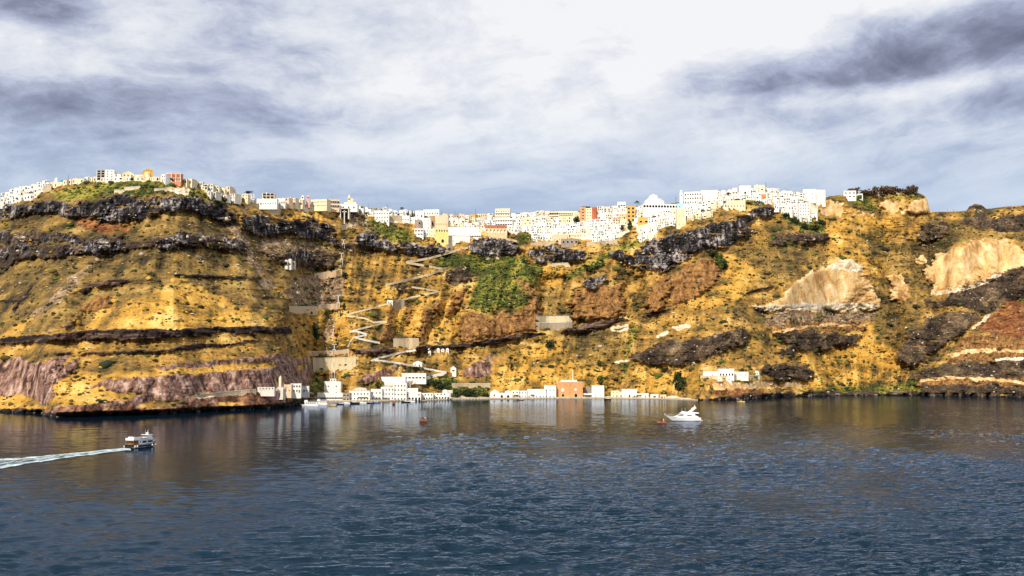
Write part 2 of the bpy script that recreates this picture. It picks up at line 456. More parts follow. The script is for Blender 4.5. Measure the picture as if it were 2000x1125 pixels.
STRIP = [   # sharp-edged ledges of bright dry scrub on the headland
    [(100, 757), (130, 738), (200, 724), (300, 722), (400, 718), (470, 713), (530, 708), (545, 712), (530, 718), (470, 722), (400, 727), (300, 734), (210, 741), (190, 750), (110, 768)],
    [(96, 790), (110, 770), (150, 758), (195, 757), (235, 768), (290, 770), (230, 784), (180, 788), (110, 796)], [(262, 793), (290, 784), (345, 783), (350, 790), (300, 797)],
    [(430, 788), (475, 784), (478, 792), (430, 795)], [(-300, 770), (30, 774), (46, 782), (60, 797), (-300, 800)], [(350, 775), (400, 768), (440, 766), (400, 776)],
    [(560, 693), (590, 690), (600, 696), (570, 700)], [(575, 715), (592, 708), (598, 716), (580, 722)], [(130, 700), (160, 672), (172, 668), (150, 700), (125, 716)],
    [(330, 544), (346, 540), (400, 566), (480, 600), (560, 634), (470, 636), (420, 608), (372, 572)], [(0, 655), (70, 612), (90, 605), (40, 645), (0, 662)], [(160, 642), (200, 600), (236, 572), (222, 600), (180, 642)],
]
GOLD = [   # strips of bright dry scrub on ledges
    [(120, 735), (200, 722), (300, 722), (400, 718), (400, 726), (300, 730), (200, 740), (130, 752)],
    [(100, 778), (140, 765), (200, 768), (240, 778), (180, 786), (110, 790)], [(265, 792), (300, 784), (345, 786), (330, 796), (270, 798)],
    [(430, 788), (475, 786), (475, 794), (430, 796)], [(380, 724), (440, 712), (530, 708), (530, 718), (440, 722), (380, 730)],
    [(-300, 770), (40, 775), (60, 790), (60, 800), (-300, 800)], [(330, 560), (345, 552), (400, 570), (500, 610), (550, 634), (450, 632), (330, 640), (200, 640), (250, 590)],
    [(1600, 440), (1680, 420), (1760, 430), (1740, 520), (1660, 600), (1640, 520)], [(1560, 690), (1690, 640), (1750, 600), (1760, 720), (1700, 750), (1560, 760)],
    [(720, 560), (800, 560), (900, 600), (890, 660), (760, 655)], [(600, 610), (690, 610), (690, 670), (600, 690)], [(1050, 510), (1110, 520), (1080, 600), (1050, 560)],
    [(960, 700), (1100, 660), (1220, 640), (1200, 760), (960, 760)], [(1240, 715), (1330, 716), (1370, 720), (1380, 760), (1240, 770)],
    [(560, 412), (640, 410), (650, 430), (560, 426)], [(1330, 515), (1440, 500), (1500, 520), (1440, 590), (1330, 600)],
]
RELIEF = [   # outcrops that stand out of the slope: outline, metres, softness
    (BROWN[0], 16, 3), (BROWN[1], 12, 3), (BROWN[2], 8, 3), (BROWN[4] , 14, 4), (BROWN[5], 13, 3), (BROWN[6], 16, 3), (BROWN[7], 8, 5),
    (GREEN[0], 14, 9), (TAN[0], 9, 4), (TAN[1], 10, 5), (TAN[2], 9, 3), (TAN[3], 10, 3), (DARKROCK[0], 9, 4), (DARKROCK[1], 8, 4),
    (DARKROCK[2], 8, 3), (DARKROCK[4], 10, 6), (DARKROCK[5], 12, 4), (DARKROCK[6], 9, 3), (DARKROCK[9], 9, 4), (LAVA[9], 14, 3),
    (LAVA[0], 8, 3), (LAVA[1], 9, 3), (LAVA[2], 7, 3), (LAVA[3], 8, 3), (LAVA[4], 7, 3), (LAVA[5], 9, 3), (LAVA[6], 5, 2), (LAVA[7], 7, 3), (LAVA[8], 6, 3),
    (BED[0], 6, 1.5), (BED[2], 4, 1.5), (BED[3], 6, 1.5), (BED[4], 5, 1.5), (BED[5], 4, 2), (BED[6], 3, 2),
    ([(88, 820), (96, 770), (120, 700), (180, 650), (240, 600), (340, 540), (420, 570), (560, 640), (606, 700), (606, 780), (560, 800), (330, 815)], 16, 10),
    ([(40, 850), (48, 790), (60, 720), (80, 705), (88, 760), (70, 850)], 8, 4), ([(110, 770), (120, 715), (135, 700), (150, 712), (130, 770)], 7, 3),
    ([(540, 620), (575, 640), (616, 690), (618, 752), (590, 756), (550, 720)], -42, 12),  # headland end shaped further back so the sun reaches the harbour tower
    ([(1620, 800), (1640, 640), (1700, 560), (1740, 440), (1790, 470), (1790, 560), (1750, 640), (1720, 800)], -26, 22),
    ([(600, 790), (580, 700), (560, 600), (520, 520), (600, 500), (680, 560), (690, 700), (690, 790)], -14, 16),
    ([(860, 690), (850, 620), (885, 560), (900, 600), (880, 690)], -10, 6), ([(1060, 640), (1056, 540), (1110, 540), (1112, 600), (1090, 640)], -12, 6),
    ([(1226, 620), (1220, 540), (1262, 540), (1258, 620)], -12, 5), ([(1200, 770), (1230, 640), (1250, 640), (1222, 770)], -8, 6),
    ([(1240, 770), (1240, 690), (1290, 660), (1290, 780)], 6, 10),
]


def fill(polys):
    img = np.zeros((GH, GW), np.float32)
    for poly in polys:
        p = np.array(poly, float)
        x0, x1 = int(max(PX0, p[:, 0].min())), int(min(PX1 - 1, p[:, 0].max() + 1))
        y0, y1 = int(max(PY0, p[:, 1].min())), int(min(PY1 - 1, p[:, 1].max() + 1))
        X, Yy = np.meshgrid(np.arange(x0, x1 + 1), np.arange(y0, y1 + 1))
        inside = np.zeros(X.shape, bool)
        n = len(p)
        for i in range(n):
            xa, ya = p[i]
            xb, yb = p[(i + 1) % n]
            if ya == yb:
                continue
            cond = (ya > Yy) != (yb > Yy)
            inside ^= cond & (X < (xb - xa) * (Yy - ya) / (yb - ya) + xa)
        sl = img[y0 - PY0:y1 + 1 - PY0, x0 - PX0:x1 + 1 - PX0]
        sl[inside] = 1.0
    return img


def blur(a, r, times=2):
    r = max(0, int(round(r)))
    if r == 0:
        return a
    for _ in range(times):
        for ax in (0, 1):
            pad = [(0, 0), (0, 0)]
            pad[ax] = (r + 1, r)
            c = np.cumsum(np.pad(a, pad, mode='edge'), axis=ax, dtype=np.float64)
            n = a.shape[ax]
            k = 2 * r + 1
            if ax == 0:
                a = (c[k:k + n] - c[:n]) / k
            else:
                a = (c[:, k:k + n] - c[:, :n]) / k
    return a


def sample(img, px, py):
    x = np.clip(px - PX0, 0, GW - 1.001)
    y = np.clip(py - PY0, 0, GH - 1.001)
    xi, yi = x.astype(int), y.astype(int)
    fx, fy = x - xi, y - yi
    return ((img[yi, xi] * (1 - fx) + img[yi, xi + 1] * fx) * (1 - fy) + (img[yi + 1, xi] * (1 - fx) + img[yi + 1, xi + 1] * fx) * fy)


NC, NR = 1301, 341
cols_px = np.linspace(PX0 + 2, PX1 - 2, NC)
tt = np.linspace(0, 1, NR)
ridge_py = np.interp(cols_px, *zip(*RIDGE))
ridge_py = ridge_py + 1.3 * fbm(cols_px / 14.0, cols_px * 0 + 3.3, 3) + 0.5 * perlin(cols_px / 3.0, cols_px * 0 + 1.1)
shore_py = np.interp(cols_px, *zip(*SHORE))
port = np.clip((cols_px - 590) / 15, 0, 1) * np.clip((1365 - cols_px) / 10, 0, 1)
shore_flat = np.convolve(np.pad(shore_py, 6, mode='edge'), np.ones(13) / 13, mode='valid')
shore_py = shore_py + (1 - port) * (1.1 * fbm(cols_px / 11.0, cols_px * 0 + 8.3, 3))
GPX = np.repeat(cols_px[None, :], NR, 0)
GPY = shore_py[None, :] + (ridge_py - shore_py)[None, :] * tt[:, None]
# ragged outlines
WX = GPX + 17.0 * fbm(GPX / 30, GPY / 22, 4, 0.6) + 5.0 * fbm(GPX / 6, GPY / 6 + 40, 2)
WY = GPY + 12.0 * fbm(GPX / 26 + 50, GPY / 20, 4, 0.6) + 4.0 * fbm(GPX / 6 + 9, GPY / 6, 2)


def mask(polys, soft=1.5, k=1.0):
    return sample(blur(fill(polys), soft), GPX + k * (WX - GPX), GPY + k * (WY - GPY))


MIDBANDS = LAVA[6:9]
M = {k: mask(v, s, {'bed': 0.45, 'pale': 0.4, 'strip': 0.6, 'lines': 0.5}.get(k, 1.0)) for k, v, s in (
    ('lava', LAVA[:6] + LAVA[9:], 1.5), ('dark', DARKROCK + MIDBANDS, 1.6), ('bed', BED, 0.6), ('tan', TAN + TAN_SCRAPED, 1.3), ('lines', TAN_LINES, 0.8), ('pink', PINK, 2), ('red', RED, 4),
    ('brown', BROWN, 2), ('scree', SCREE, 5), ('green', GREEN, 6), ('olive', OLIVE, 16), ('pale', PALE, 1.2), ('gold', GOLD, 8), ('strip', STRIP, 1.5))}
M['tan'] = np.maximum(M['tan'], M['lines'])
M['gold'] = np.maximum(M['gold'], M['strip'])
for _k in ('pink', 'dark', 'bed', 'olive', 'red'):
    M[_k] = M[_k] * (1 - M['strip'])
M['mid'] = mask(MIDBANDS, 1.5)
hn = fbm(GPX / 55.0 + 0.15 * GPY / 30, GPY / 5.0, 4, 0.6)            # level ledges
pn = fbm(GPX / 16.0 + 70, GPY / 9.0, 4, 0.6)
pn2 = fbm(GPX / 40.0 + 20, GPY / 26.0 + 5, 3, 0.55)
M['lava'] = np.clip(M['lava'] - 2.2 * np.clip(hn - 0.14, 0, 1) - 1.8 * np.clip(pn - 0.18, 0, 1), 0, 1)
M['lava'] = np.maximum(M['lava'], np.clip(M['mid'] * (0.62 + 1.6 * pn2) - 1.8 * np.clip(hn - 0.10, 0, 1), 0, 1))
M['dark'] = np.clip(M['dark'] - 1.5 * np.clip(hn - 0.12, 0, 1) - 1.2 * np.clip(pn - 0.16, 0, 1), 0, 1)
M['bed'] = np.clip(M['bed'] - 0.9 * np.clip(pn - 0.22, 0, 1), 0, 1)
M['brown'] = np.clip(M['brown'] - 1.3 * np.clip(pn - 0.18, 0, 1), 0, 1)
M['pink'] = np.clip(M['pink'] - 1.5 * np.clip(hn - 0.16, 0, 1) - 1.1 * np.clip(pn - 0.22, 0, 1), 0, 1)
free = 1 - np.clip(np.maximum.reduce([M['lava'], M['tan'], M['pink'], M['pale'], M['bed']]), 0, 1)
outcrop = np.clip(3.2 * (fbm(GPX / 26.0 + 11 + 0.2 * GPY / 12, GPY / 9.0 + 4, 4, 0.62) - 0.20 + 0.20 * pn2), 0, 1) * free
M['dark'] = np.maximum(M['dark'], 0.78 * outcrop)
M['brown'] = np.maximum(M['brown'], np.clip(3.0 * (fbm(GPX / 18.0 + 91, GPY / 12.0 + 14, 4, 0.6) - 0.26), 0, 0.9) * free)
M['green'] = np.maximum(M['green'], np.clip(2.6 * (fbm(GPX / 30.0 + 191, GPY / 14.0 + 54, 4, 0.6) - 0.24), 0, 0.8) * free)
M['olive'] = np.clip(M['olive'] + 0.55 * fbm(GPX / 36.0 + 3, GPY / 20.0 + 4, 3), 0, 1)
# lines of fall: fans below the left summit, straight in the middle, converging into the right-hand gully
_r = np.hypot(GPX - 350, GPY - 250)
fan_l = fbm(np.arctan2(GPX - 350, GPY - 250) * 11.0, _r / 150.0, 4, 0.58)
fan_m = fbm(GPX / 30.0 + GPY / 160.0, GPY / 150.0 + 9, 4, 0.58)
fan_r = fbm(np.arctan2(GPX - 1700, 1010 - GPY) * 15.0 + 40, np.hypot(GPX - 1700, 1010 - GPY) / 150.0, 4, 0.58)
_wl = np.clip((640 - GPX) / 120.0, 0, 1)
_wr = np.clip((GPX - 1380) / 140.0, 0, 1)
streak = 0.8 * fan_l * _wl + fan_r * _wr + fan_m * (1 - _wl - _wr)
town = sample(blur(fill(PALE[:4]), 1), GPX, GPY)

# slope: metres run per metre of rise
rock = np.maximum.reduce([M['lava'], M['bed'], 0.8 * M['dark'], M['tan'], M['pink'] * 0.9, 0.8 * M['brown']])
cot = 1.25 - 1.05 * np.clip(rock, 0, 1)
cot = np.where((M['gold'] > 0.5) & (M['pink'] > 0.3), 1.3, cot)
portflat = port[None, :] * np.clip((GPY - (shore_py - 7)[None, :]) / 3.0, 0, 1)
cot = cot + 5.0 * portflat
kern = np.ones(9) / 9
pad = np.pad(cot, ((0, 0), (4, 4)), mode='edge')
cot = sum(pad[:, i:i + NC] for i in range(9)) / 9
cum = np.cumsum(cot, axis=0)
cum = (cum - cum[0]) / (cum[-1] - cum[0])
Ys = np.convolve(np.pad(sea_y(cols_px, shore_flat), 8, mode='edge'), np.ones(17) / 17, mode='valid')
Ynoisy = sea_y(cols_px, shore_py)
Yr = np.interp(cols_px, *zip(*RIDGE_Y))
k9 = np.ones(61) / 61
Yr = np.convolve(np.pad(Yr, 30, mode='edge'), k9, mode='valid')
Y0 = Ys[None, :] + (Yr - Ys)[None, :] * cum
Y0 = Y0 + (Ynoisy - Ys)[None, :] * np.exp(-tt[:, None] / 0.012)
fade = np.clip(tt[:, None] / 0.02, 0, 1)
fade = fade * (1 - 0.95 * portflat)
off = np.zeros_like(Y0)
for poly, amt, soft in RELIEF:
    off += amt * sample(blur(fill([poly]), soft), WX, WY)
RX, RZ = ray(GPX, GPY)
wx0, wz0 = RX * Y0, CAM_H + RZ * Y0
# folds of the ground: broad spurs, gullies running down the slope, broken rock faces
hardv = np.clip(rock, 0, 1)
soil = 1 - hardv
gully = fbm(wx0 / 46.0 + 0.25 * wz0 / 46, wz0 / 150.0, 4)
gully2 = fbm(wx0 / 17.0 - 0.2 * wz0 / 17, wz0 / 60.0 + 7, 3, ridged=True)
lumps = fbm(wx0 / 9.0, wz0 / 6.0, 4, 0.6)
ledge = fbm(wx0 / 90.0 + 3, wz0 / 5.0, 3)
terr = fbm(wx0 / 120.0 + 13, wz0 / 8.0 + 0.6 * fbm(wx0 / 40.0, wz0 / 40.0, 2), 3, 0.6, ridged=True)
face = fbm(wx0 / 15.0 + 5, wz0 / 26.0, 5, 0.6, ridged=True)
crack = fbm(wx0 / 5.0, wz0 / 14.0, 4, 0.6, ridged=True)
chunk = fbm(wx0 / 11.0 + 31, wz0 / 10.0, 5, 0.6)
rough = np.clip(M['lava'] + M['dark'] + 0.5 * M['brown'] + M['bed'], 0, 1)
smooth_rock = np.clip(M['tan'], 0, 1)
off += soil * (10.0 * gully + (15.0 - 7.0 * _wl) * streak + 1.2 * lumps + 2.0 * ledge + 2.6 * terr)
off += rough * (6.0 * face + 1.8 * crack + 5.5 * chunk + 1.6 * terr + 5.0 * streak)
off += np.clip(M['pink'], 0, 1) * (3.4 * fbm(wx0 / 12.0, wz0 / 60.0 + 3, 4, 0.55, ridged=True) + 1.4 * crack + 1.2 * chunk)
off += smooth_rock * (1.0 * fbm(wx0 / 18.0, wz0 / 40.0 + 3, 4, 0.5) + 0.2 * crack)
off += 0.3 * fbm(wx0 / 2.6, wz0 / 2.2, 2)
damp = 1 - 0.75 * np.clip(town, 0, 1)
YY = Y0 - off * fade * damp


def grid_at(px, py):
    c = (np.asarray(px, float) - cols_px[0]) / (cols_px[1] - cols_px[0])
    c = np.clip(c, 0, NC - 1.001)
    ci = c.astype(int)
    fc = c - ci
    sp = np.interp(px, cols_px, shore_py)
    rp = np.interp(px, cols_px, ridge_py)
    t = np.clip((np.asarray(py, float) - sp) / (rp - sp), 0, 1) * (NR - 1)
    t = np.clip(t, 0, NR - 1.001)
    ti = t.astype(int)
    return ci, fc, ti, t - ti


def field(A, px, py):
    ci, fc, ti, ft = grid_at(px, py)
    return (A[ti, ci] * (1 - fc) + A[ti, ci + 1] * fc) * (1 - ft) + (A[ti + 1, ci] * (1 - fc) + A[ti + 1, ci + 1] * fc) * ft


def depth(px, py):
    return float(field(YY, np.array(px, float), np.array(py, float)))


def ground(px, py):
    """The point of the hillside seen at that place of the photograph."""
    Y = depth(px, py)
    x, y, z = at(px, py, Y)
    return float(x), float(y), float(z)


def mesh_from(name, verts, faces_flat, n_per, attrs=None, smooth=False):
    me = bpy.data.meshes.new(name)
    nv = len(verts)
    nf = len(faces_flat) // n_per
    me.vertices.add(nv)
    me.vertices.foreach_set('co', np.ascontiguousarray(verts, np.float32).ravel())
    me.loops.add(nf * n_per)
    me.loops.foreach_set('vertex_index', np.ascontiguousarray(faces_flat, np.int32))
    me.polygons.add(nf)
    me.polygons.foreach_set('loop_start', np.arange(0, nf * n_per, n_per, dtype=np.int32))
    if smooth:
        me.polygons.foreach_set('use_smooth', np.ones(nf, bool))
    me.update(calc_edges=True)
    for an, arr in (attrs or {}).items():
        if arr.ndim == 1:
            a = me.attributes.new(an, 'FLOAT', 'POINT')
            a.data.foreach_set('value', np.ascontiguousarray(arr, np.float32))
        else:
            a = me.attributes.new(an, 'FLOAT_COLOR', 'POINT')
            a.data.foreach_set('color', np.ascontiguousarray(arr, np.float32).ravel())
    return me


vx, vz = RX * YY, CAM_H + RZ * YY
V = np.stack([vx, YY, vz], -1)
# foot of the slope below the water
foot = V[0].copy()
foot[:, 2] = -4.0
foot[:, 1] -= 2.0
# the plateau that falls away behind the crest
back = []
for dY, dzv in ((6, -0.6), (25, -3), (80, -10), (220, -26), (700, -60)):
    b = V[-1].copy()
    b[:, 1] += dY
    b[:, 0] += ray(cols_px, ridge_py)[0] * dY
    b[:, 2] = V[-1][:, 2] + dzv
    back.append(b)
VV = np.concatenate([foot[None], V, np.stack(back)], 0)
nrow = VV.shape[0]
idx = np.arange(nrow * NC).reshape(nrow, NC)
quads = np.stack([idx[:-1, :-1], idx[:-1, 1:], idx[1:, 1:], idx[1:, :-1]], -1).reshape(-1)


def ext(a):
    return np.concatenate([a[:1], a, np.repeat(a[-1:], 5, 0)], 0).reshape(-1)


mask_a = np.stack([ext(M['lava']), ext(M['tan']), ext(M['pink']), ext(M['red'])], -1)
mask_b = np.stack([ext(M['green']), ext(M['brown']), ext(M['scree']), ext(M['pale'])], -1)
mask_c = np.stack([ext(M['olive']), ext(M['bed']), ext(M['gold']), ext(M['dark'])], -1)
hill_me = mesh_from('hillside', VV.reshape(-1, 3), quads, 4, {'mask_a': mask_a, 'mask_b': mask_b, 'mask_c': mask_c, 'streak': ext(streak)})

m, t, bsdf = new_mat('hillside_ground')
pos = t.node('ShaderNodeNewGeometry').outputs['Position']


def attr(name):
    a = t.node('ShaderNodeAttribute', attribute_name=name)
    s = t.node('ShaderNodeSeparateColor')
    t.put(s.inputs[0], a.outputs['Color'])
    return s.outputs[0], s.outputs[1], s.outputs[2], a.outputs['Alpha']


a_lava, a_tan, a_pink, a_red = attr('mask_a')
a_green, a_brown, a_scree, a_pale = attr('mask_b')
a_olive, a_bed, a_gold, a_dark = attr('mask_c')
n_f = t.noise(pos, 0.34, 5, 0.62)
n_m = t.noise(pos, 0.10, 5, 0.60)
n_b = t.noise(pos, 0.022, 4, 0.55)
n_v = t.noise(t.scaled(pos, (1, 1, 0.16)), 0.22, 5, 0.62)
n_h = t.noise(t.scaled(pos, (0.10, 0.10, 1.0)), 0.30, 4, 0.6)
n_x = t.noise(pos, 0.9, 3, 0.6)
n_l = t.noise(pos, 0.045, 5, 0.62, 0.8)


def con(n, k):
    return t.math('MULTIPLY_ADD', t.math('SUBTRACT', n, 0.5), k, 0.5)


mixn = t.math('ADD', t.math('MULTIPLY', n_f, 0.5), t.math('MULTIPLY', n_m, 0.5))
mixn = con(mixn, 1.7)
a_st = t.node('ShaderNodeAttribute', attribute_name='streak').outputs['Fac']
n_s = con(t.noise(t.scaled(pos, (0.30, 0.30, 1.0)), 0.085, 4, 0.6), 1.5)
mixb = t.math('ADD', t.math('MULTIPLY', mixn, 0.34), t.math('ADD', t.math('MULTIPLY', con(n_b, 1.6), 0.24), t.math('MULTIPLY', n_s, 0.42)))
mixb = t.math('ADD', con(mixb, 1.35), t.math('MULTIPLY', a_st, 0.26))
n_v = con(n_v, 1.35)
n_h = con(n_h, 1.25)


def edge(mk, k=3.2, wob=0.9, nn=None):
    e = t.math('ADD', mk, t.math('MULTIPLY', t.math('SUBTRACT', nn or mixn, 0.5), wob))
    return t.sharp(e, k)


c_base = t.ramp(mixb, [(0.30, (0.055, 0.040, 0.018)), (0.40, (0.135, 0.088, 0.030)), (0.50, (0.275, 0.155, 0.036)), (0.60, (0.42, 0.238, 0.055)), (0.74, (0.58, 0.41, 0.15))])
c_gold = t.ramp(mixb, [(0.26, (0.085, 0.057, 0.020)), (0.38, (0.24, 0.145, 0.032)), (0.48, (0.42, 0.228, 0.042)), (0.60, (0.55, 0.32, 0.066)), (0.74, (0.66, 0.46, 0.15))])
c_olive = t.ramp(mixb, [(0.32, (0.036, 0.027, 0.014)), (0.43, (0.095, 0.064, 0.025)), (0.53, (0.175, 0.112, 0.036)), (0.63, (0.27, 0.168, 0.046)), (0.76, (0.40, 0.27, 0.10))])
c_green = t.ramp(mixb, [(0.34, (0.030, 0.038, 0.010)), (0.45, (0.075, 0.080, 0.016)), (0.54, (0.155, 0.150, 0.024)), (0.66, (0.29, 0.24, 0.045))])
c_scree = t.ramp(mixn, [(0.36, (0.10, 0.066, 0.042)), (0.5, (0.22, 0.145, 0.088)), (0.66, (0.40, 0.29, 0.18))])
c_brown = t.ramp(t.math('ADD', t.math('MULTIPLY', n_v, 0.5), t.math('MULTIPLY', n_f, 0.5)), [(0.36, (0.060, 0.030, 0.014)), (0.47, (0.18, 0.090, 0.034)), (0.56, (0.30, 0.155, 0.052)), (0.68, (0.42, 0.24, 0.08))])
c_pink = t.ramp(con(t.math('ADD', t.math('MULTIPLY', n_v, 0.5), t.math('MULTIPLY', n_m, 0.5)), 1.5), [(0.35, (0.045, 0.024, 0.020)), (0.45, (0.155, 0.085, 0.066)), (0.55, (0.27, 0.158, 0.125)), (0.70, (0.50, 0.36, 0.29))])
c_tan = t.ramp(t.math('ADD', t.math('MULTIPLY', n_v, 0.30), t.math('MULTIPLY', con(n_l, 1.3), 0.70)), [(0.36, (0.34, 0.185, 0.065)), (0.46, (0.55, 0.35, 0.15)), (0.55, (0.66, 0.46, 0.23)), (0.68, (0.74, 0.60, 0.38))])
c_red = t.ramp(mixn, [(0.34, (0.060, 0.024, 0.013)), (0.47, (0.17, 0.062, 0.024)), (0.60, (0.28, 0.115, 0.040)), (0.72, (0.40, 0.22, 0.07))])
veins = con(t.math('ADD', t.math('MULTIPLY', n_v, 0.34), t.math('ADD', t.math('MULTIPLY', n_l, 0.46), t.math('MULTIPLY', n_f, 0.20))), 1.9)
c_lava = t.ramp(veins, [(0.34, (0.007, 0.006, 0.007)), (0.48, (0.020, 0.017, 0.020)), (0.55, (0.052, 0.046, 0.050)), (0.61, (0.17, 0.155, 0.158)), (0.73, (0.45, 0.41, 0.395))])
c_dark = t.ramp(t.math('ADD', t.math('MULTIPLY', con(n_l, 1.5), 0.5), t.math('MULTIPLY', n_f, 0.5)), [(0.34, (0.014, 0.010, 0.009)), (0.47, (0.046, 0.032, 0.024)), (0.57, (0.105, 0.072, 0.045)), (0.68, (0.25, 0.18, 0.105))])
c_bed = t.ramp(n_h, [(0.35, (0.012, 0.009, 0.010)), (0.5, (0.032, 0.022, 0.020)), (0.6, (0.09, 0.05, 0.036)), (0.68, (0.17, 0.12, 0.10))])
c_pale = t.ramp(mixn, [(0.35, (0.36, 0.27, 0.16)), (0.5, (0.62, 0.53, 0.38)), (0.65, (0.78, 0.72, 0.60))])
col = t.mix(edge(a_gold, 1.8, 1.2, n_b), c_base, c_gold)
col = t.mix(edge(a_olive, 1.8, 1.4, n_b), col, c_olive)
col = t.mix(edge(a_green, 2.4, 1.5), col, c_green)
col = t.mix(edge(a_scree, 2.2, 1.2), col, c_scree)
col = t.mix(edge(a_red, 2.2, 1.4), col, c_red)
col = t.mix(edge(a_brown, 3.0, 1.2), col, c_brown)
col = t.mix(edge(a_pink, 3.0, 1.3), col, c_pink)
col = t.mix(t.math('MULTIPLY', t.math('MULTIPLY', edge(a_gold, 2.5, 0.6), a_pink), 1.0), col, c_gold)
col = t.mix(t.math('MULTIPLY', t.math('MULTIPLY', edge(a_red, 2.2, 1.2), a_pink), 0.6), col, c_red)
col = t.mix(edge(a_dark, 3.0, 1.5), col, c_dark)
col = t.mix(edge(a_tan, 4.0, 0.7), col, c_tan)
col = t.mix(edge(t.math('SUBTRACT', a_lava, 0.10), 3.4, 1.2), col, c_lava)
col = t.mix(edge(a_bed, 4.0, 0.7), col, c_bed)
col = t.mix(edge(a_pale, 4.0, 0.7), col, c_pale)
speck = t.ramp(n_x, [(0.30, (0.62, 0.60, 0.58)), (0.45, (1, 1, 1)), (0.72, (1.18, 1.16, 1.12))])
col = t.mix(0.8, col, speck, 'MULTIPLY')
t.put(bsdf.inputs['Base Color'], col)
bsdf.inputs['Roughness'].default_value = 0.95
bsdf.inputs['Specular IOR Level'].default_value = 0.15
bump = t.node('ShaderNodeBump')
bump.inputs['Strength'].default_value = 1.0
bump.inputs['Distance'].default_value = 1.1
t.put(bump.inputs['Height'], t.math('ADD', mixn, t.math('MULTIPLY', n_x, 0.45)))
t.put(bsdf.inputs['Normal'], bump.outputs[0])
hill_me.materials.append(m)
hill = bpy.data.objects.new('hillside', hill_me)
hill['kind'] = 'structure'
hill['label'] = 'golden volcanic hillside with dark lava bands falling to the water'
COL.objects.link(hill)

# ------------------------------------------------------------------ water
m, t, bsdf = new_mat('sea_water')
pos = t.node('ShaderNodeNewGeometry').outputs['Position']
sp = t.node('ShaderNodeSeparateXYZ')
t.put(sp.inputs[0], pos)
gust = t.noise(t.scaled(pos, (0.012, 0.005, 1.0)), 1.0, 4, 0.6, 0.6)
gustf = t.ramp(gust, [(0.36, (0.35, 0.35, 0.35)), (0.52, (0.9, 0.9, 0.9)), (0.66, (1.3, 1.3, 1.3))])
near = t.ramp(t.math('DIVIDE', sp.outputs['Y'], 1400.0), [(0.10, (1, 1, 1)), (0.23, (0.7, 0.7, 0.7)), (0.34, (0.17, 0.17, 0.17)), (0.80, (0.06, 0.06, 0.06))])
w2 = t.noise(t.scaled(pos, (0.40, 0.9, 1)), 1.0, 4, 0.6, 0.3)
w3 = t.noise(t.scaled(pos, (1.3, 2.4, 1)), 1.0, 3, 0.6)
h = t.math('ADD', t.math('MULTIPLY', w2, 0.85), t.math('MULTIPLY', w3, 0.28))
lee = t.math('MULTIPLY_ADD', t.math('DIVIDE', t.math('ADD', sp.outputs['X'], 75.0), 110.0, clamp=True), 0.75, 0.25)
h = t.math('MULTIPLY', h, t.math('MULTIPLY', t.math('MULTIPLY', near, lee), gustf))
bump = t.node('ShaderNodeBump')
bump.inputs['Strength'].default_value = 1.0
bump.inputs['Distance'].default_value = 1.0
t.put(bump.inputs['Height'], h)
t.put(bsdf.inputs['Normal'], bump.outputs[0])
bsdf.inputs['Base Color'].default_value = (0.003, 0.016, 0.032, 1)
bsdf.inputs['Roughness'].default_value = 0.6
bsdf.inputs['Specular IOR Level'].default_value = 0.0
fr = t.node('ShaderNodeFresnel')
fr.inputs['IOR'].default_value = 1.33
t.put(fr.inputs['Normal'], bump.outputs[0])
gl = t.node('ShaderNodeBsdfGlossy')
gl.inputs['Roughness'].default_value = 0.05
gl.inputs['Color'].default_value = (0.53, 0.61, 0.76, 1)
t.put(gl.inputs['Normal'], bump.outputs[0])
ms = t.node('ShaderNodeMixShader')
t.put(ms.inputs[0], fr.outputs[0])
t.l.new(bsdf.outputs[0], ms.inputs[1])
t.l.new(gl.outputs[0], ms.inputs[2])
t.l.new(ms.outputs[0], m.node_tree.nodes['Material Output'].inputs['Surface'])
WATER = m
ya = sea_y(1000, np.linspace(1160, 782, 620))
yrow = np.concatenate([[20, 60, 110, 140], ya, [1500, 2200, 4000, 9000]])
acol = np.concatenate([[-4, -2, -1.2, -0.8], (np.linspace(-130, 2130, 905) - 1000) / F, [0.8, 1.2, 2, 4]])
WA, WYy = np.meshgrid(acol, yrow)
WXx = WA * WYy
big_g = fbm(WXx / 90.0, WYy / 210.0, 3)


def ruffle(X, Yw):
    """the wind reaches the open right and near water; the left lies in the lee of the headland"""
    s_ = np.clip((X + 75 + 0.05 * Yw) / 110.0, 0, 1)
    s_ = s_ * s_ * (3 - 2 * s_)
    n_ = np.clip((300 - Yw) / 130.0, 0, 1)
    return np.clip(0.28 + 0.75 * s_ + 0.45 * n_, 0, 1.1)


amp = np.interp(WYy, [100, 160, 300, 480, 700, 1000], [0, 1.0, 0.85, 0.36, 0.12, 0.0]) * np.clip(0.85 + 1.5 * big_g, 0.15, 1.8) * ruffle(WXx, WYy)
ux, uy = WXx + 0.12 * WYy, WYy - 0.12 * WXx
WAVE_A, WAVE_B = 2.5, 1.0
wave = WAVE_A * fbm(ux / 13.0, uy / 6.0, 2) + WAVE_B * fbm(ux / 5.0 + 9, uy / 2.6, 2) + 0.06 * perlin(ux / 1.6, uy / 1.2)
zz = wave * amp * (np.abs(WA) < 0.535)
wv = np.stack([WXx, WYy, zz], -1).reshape(-1, 3)
iw = np.arange(WXx.size).reshape(WXx.shape)
wq = np.stack([iw[:-1, :-1], iw[:-1, 1:], iw[1:, 1:], iw[1:, :-1]], -1).reshape(-1)
water_me = mesh_from('water', wv, wq, 4, smooth=True)
water_me.materials.append(m)
water = bpy.data.objects.new('water', water_me)
water['kind'] = 'structure'
water['label'] = 'dark rippled bay water reflecting the hillside'
COL.objects.link(water)

